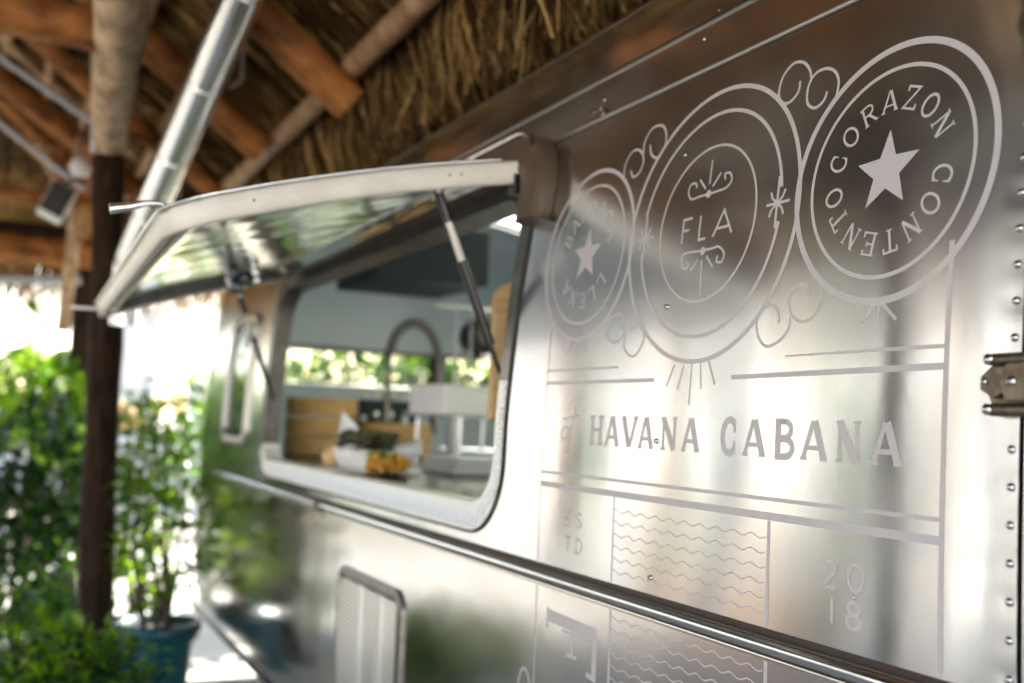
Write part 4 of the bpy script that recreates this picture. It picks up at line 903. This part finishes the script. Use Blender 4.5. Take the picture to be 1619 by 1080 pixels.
# palm with fronds (left background)
def palm(base, h, label, nf=11, L=1.3, lean=(0, 0)):
    base = Vector(base); top_ = base+Vector((lean[0], lean[1], h)); o = thing('palm_tree', label, 'palm', base)
    MB().tube([base, base.lerp(top_, .5)+Vector((.05, 0, 0)), top_], [.11, .085, .07], 12, wob=.2).build('trunk', M['stem'], o)
    for k in range(nf):
        a = 2*PI*k/nf+random.uniform(-.2, .2); el = random.uniform(.2, 1.1); d = Vector((math.cos(a)*math.cos(el), math.sin(a)*math.cos(el), math.sin(el))); b = MB(); sp2 = [top_+d*L*t+Vector((0, 0, -.75*L*t*t)) for t in np.linspace(0, 1, 9)]
        b.tube(sp2, [.015]*4+[.008]*5, 5)
        for i in range(1, 36):
            t = i/36; p = top_+d*L*t+Vector((0, 0, -.75*L*t*t)); tg = (d+Vector((0, 0, -1.5*t))).normalized(); sd = tg.cross(Vector((0, 0, 1))).normalized()
            for sg in (-1, 1):
                e = p+(sd*sg*.9+tg*.55+Vector((0, 0, -.35))).normalized()*.34*L*math.sin(PI*min(t+.12, 1))**.6; w_ = tg*.013*L; q_ = len(b.v); b.v += [tuple(p-w_), tuple(p+w_), tuple(e)]; b.f.append((q_, q_+1, q_+2))
        b.build('frond', M['leaf_l' if k % 2 else 'leaf'], o, smooth=False)
palm(GR(52, 11.5), 2.0, 'small palm with arching fronds above the left shrubs', 13, 1.0)
palm((-9.0, 8.0, 0), 3.2, 'taller palm tree on the open pavement left of the hut', 12, 1.6); palm((-11.5, 16.0, 0), 4.0, 'tallest palm tree beside the white house', 12, 1.8)
# thatched sun umbrella behind
ub = Vector(GR(112, 17)); UM = thing('thatched_umbrella', 'pale brown thatched sun umbrella behind the left bushes', 'umbrella', ub); pk = atY(112, 575, 17)
MB().tube([ub, (ub.x, ub.y, pk.z-.1)], .06, 10).build('pole', M['pole'], UM); MB().lathe((ub.x, ub.y, pk.z), [(.02, 0), (.5, -.38), (1.15, -.85), (1.12, -.9), (.4, -.4)], 28).build('canopy', M['thatch2'], UM)
# white buildings behind and to the left
def house(name, label, x0, x1, y0, y1, hgt, wins, face, roofcol='stucco', wallcol='stucco'):
    o = thing(name, label, 'building', ((x0+x1)/2, (y0+y1)/2, 0)); MB().box(((x0+x1)/2, (y0+y1)/2, hgt/2), (x1-x0, y1-y0, hgt)).build('wall', M[wallcol], o, smooth=False)
    MB().box(((x0+x1)/2, (y0+y1)/2, hgt+.1), (x1-x0+.5, y1-y0+.5, .2)).build('roof', M[roofcol], o, smooth=False, bevel=.03)
    for (u, z, w, h) in wins:
        if face == 'S': c = (u, y0-.02, z); d = (w, .06, h); f_ = (w+.16, .04, h+.16)
        else: c = (x1+.02, u, z); d = (.06, w, h); f_ = (.04, w+.16, h+.16)
        w_ = MB().box(c, f_).build('window', M['whitep'], o, smooth=False); MB().box((c[0], c[1], c[2]), d).build('pane', M['glass_dark'], w_, smooth=False)
        if face == 'S': MB().box((u, y0-.08, z-h/2-.1), (w+.3, .12, .06)).build('sill', M['stucco'], w_, smooth=False)
        else: MB().box((x1+.08, u, z-h/2-.1), (.12, w+.3, .06)).build('sill', M['stucco'], w_, smooth=False)
    return o
HB = thing('garden_wall', 'low white garden wall with square pillars behind the plants', 'wall', (-1, 23.6, 0)); MB().box((-1, 23.8, .6), (13, .25, 1.2)).build('wall', M['stucco'], HB, smooth=False)
for k in range(3): MB().box((1.2+k*1.3, 23.6, 1.25), (.35, .35, 2.5)).build('column', M['stucco'], HB, smooth=False, bevel=.02)
MB().box((2.45, 23.2, 1.85), (.85, .8, 3.7)).build('wide_pillar', M['cream_wall'], HB, smooth=False, bevel=.03)
MB().box((3.9, 23.6, 2.56), (2.1, .3, .12)).build('lintel', M['stucco'], HB, smooth=False)
WH = house('sky_screen_house', 'long white house out of view, made tall to screen sky from the reflection', -22, -13, 1, 34, 5.7, [(y_, 1.5, 1.3, 1.9) for y_ in (4.5, 8.3, 12.0, 15.4, 20.5, 26.0, 31.0)], 'E', 'wood_b', 'cream_wall')  # unseen house, made tall so the polished wall mirrors less sky
for y_ in (4.5, 8.3, 12.0, 15.4, 20.5, 26.0, 31.0):  # shutters and pilasters added to streak the wall's reflection
    for sg in (-1, 1): MB().box((-12.94, y_+sg*1.05, 1.5), (.05, .62, 1.95)).build('shutter', M['teal'], WH, smooth=False, bevel=.01)
for y_ in (2.2, 6.4, 10.1, 13.8, 18.0, 23.0, 28.5): MB().box((-12.9, y_, 2.75), (.24, .7, 5.5)).build('pilaster', M['peach'], WH, smooth=False, bevel=.02)
HB2 = thing('garden_wall', 'long low white garden wall closing the yard behind', 'wall', (-10, 35, 0)); MB().box((-10, 35.1, 1.3), (18, .3, 2.6)).build('wall', M['stucco'], HB2, smooth=False)
for k, (px, hh) in enumerate(((272, 1.0),)):
    pass
fb = Vector(GR(225, 15)); FN = thing('garden_fence', 'low white slatted fence behind the tall airy bush', 'fence', fb)
for k in range(22): MB().box((fb.x-1.2+k*.16, 15, .62), (.09, .03, 1.2)).build('slat', M['whitep'], FN, smooth=False)
for z in (.3, 1.0): MB().box((fb.x+.48, 15.035, z), (3.7, .03, .08)).build('rail', M['whitep'], FN, smooth=False)
# unseen yard mirrored in the polished wall, several pieces added for its streaks
house('bounce_cottage', 'unseen white cottage added to bounce sun onto the near end of the hut', -11, 7, -13, -8, 3.6, [], 'S')  # cottage added behind the camera as a sunlit reflector
for x_, y_, lb in ((-9.2, 12.4, 'tall narrow cypress added for a dark reflected streak, nearest the hut'), (-9.2, 16.0, 'tall narrow cypress added in the middle of its row for a reflected streak'), (-9.2, 19.6, 'tall narrow cypress added at the far end of its row for a reflected streak')):  # cypresses added to put dark streaks in the reflection
    shrub('streak_cypress', lb, 'tree', (x_, y_, 0), [((x_, y_, 1.0), (.42, .42, .9), 900), ((x_, y_, 2.5), (.36, .36, 1.0), 900), ((x_, y_, 4.0), (.22, .22, 1.0), 600)], 3, ('leaf_d', 'leaf'), .13, 'cypresses added for dark reflected streaks')
PG = thing('streak_pergola', 'white pergola of square columns added for pale streaks in the reflection', 'pergola', (-6, 12, 0))  # unseen pergola added to put pale streaks in the reflection
for y_ in (5.9, 7.2, 9.5, 11.3, 13.3, 16.8, 20.0): MB().box((-6, y_, 1.4), (.28, .28, 2.8)).build('column', M['stucco'], PG, smooth=False, bevel=.02)
for x_ in (-6.2, -5.8): MB().box((x_, 13, 2.9), (.08, 15.4, .22)).build('beam', M['stucco'], PG, smooth=False)
for k in range(26): MB().box((-6, 5.6+k*.6, 3.04), (1.3, .06, .12)).build('rafter', M['stucco'], PG, smooth=False)
for x_, y_, h_, lb in ((-7.2, 12.3, 5.2, 'slender palm trunk added for a reflected streak just behind the pergola'), (-7.4, 14.2, 5.6, 'second palm trunk added for a reflected streak behind the middle of the pergola'), (-6.9, 8.3, 4.9, 'slender palm trunk added for a reflected streak behind the near end of the pergola')):  # palm trunks added as further streaks in the reflection
    palm((x_, y_, 0), h_, lb, 10, 1.5)
for x_, y_, lb in ((-3.75, 8.7, 'low planter box of green plants at the left edge of the hut floor'), (-3.75, 7.1, 'low planter box nearer the middle of the hut edge'), (-3.8, 3.9, 'low planter box between the two near left posts')):
    o = thing('planter_box', lb, 'planter', (x_, y_, 0), 'planter boxes along the hut edge'); MB().box((x_, y_, .2), (.36, 1.1, .4)).build('box', M['wood_b'], o, smooth=False, bevel=.01)
    MB().box((x_, y_, .4), (.3, 1.04, .01)).build('soil', M['soil'], o, smooth=False)
    shrub('', '', '', (x_, y_, .4), [((x_, y_, .62), (.25, .6, .22), 900)], 5, ('leaf_l', 'leaf'), .07, root=o)
for x_, y_, lb in ((-5.6, 10.2, 'closed teal parasol added for a reflected streak, nearer the hut'), (-7.2, 9.7, 'closed teal parasol added for a reflected streak, farther out on the terrace')):  # parasols added for a teal streak in the mirrored yard
    o = thing('streak_parasol', lb, 'parasol', (x_, y_, 0), 'closed parasols added for the reflection'); MB().tube([(x_, y_, 0), (x_, y_, 2.6)], .025, 10).build('pole', M['conduit'], o)
    MB().lathe((x_, y_, 0), [(.25, 0), (.25, .06), (.05, .1), (.04, .2)], 24, capb=True).build('base', M['conduit'], o); MB().lathe((x_, y_, 0), [(.03, 2.55), (.08, 2.3), (.12, 1.4), (.15, .95), (.10, .9)], 16).build('canopy', M['teal'], o)
shrub('leafy_shrub', 'big bush at the far left corner of the pavement', 'shrub', (-3.2, 14.5, 0), [((-3.2, 14.5, 1.0), (1.5, 1.0, 1.0), 2600)], 6, ('leaf', 'leaf_d'), .15)
shrub('leafy_shrub', 'green bush seen through the trailer end window', 'shrub', (3.5, 10.2, 0), [((3.4, 10.2, 1.5), (1.5, .6, .75), 4500), ((4.6, 10.4, 1.5), (1.5, .6, .8), 3500), ((2.2, 9.9, 1.5), (.7, .5, .7), 2000)], 8, ('leaf', 'leaf_l', 'leaf'), .13)
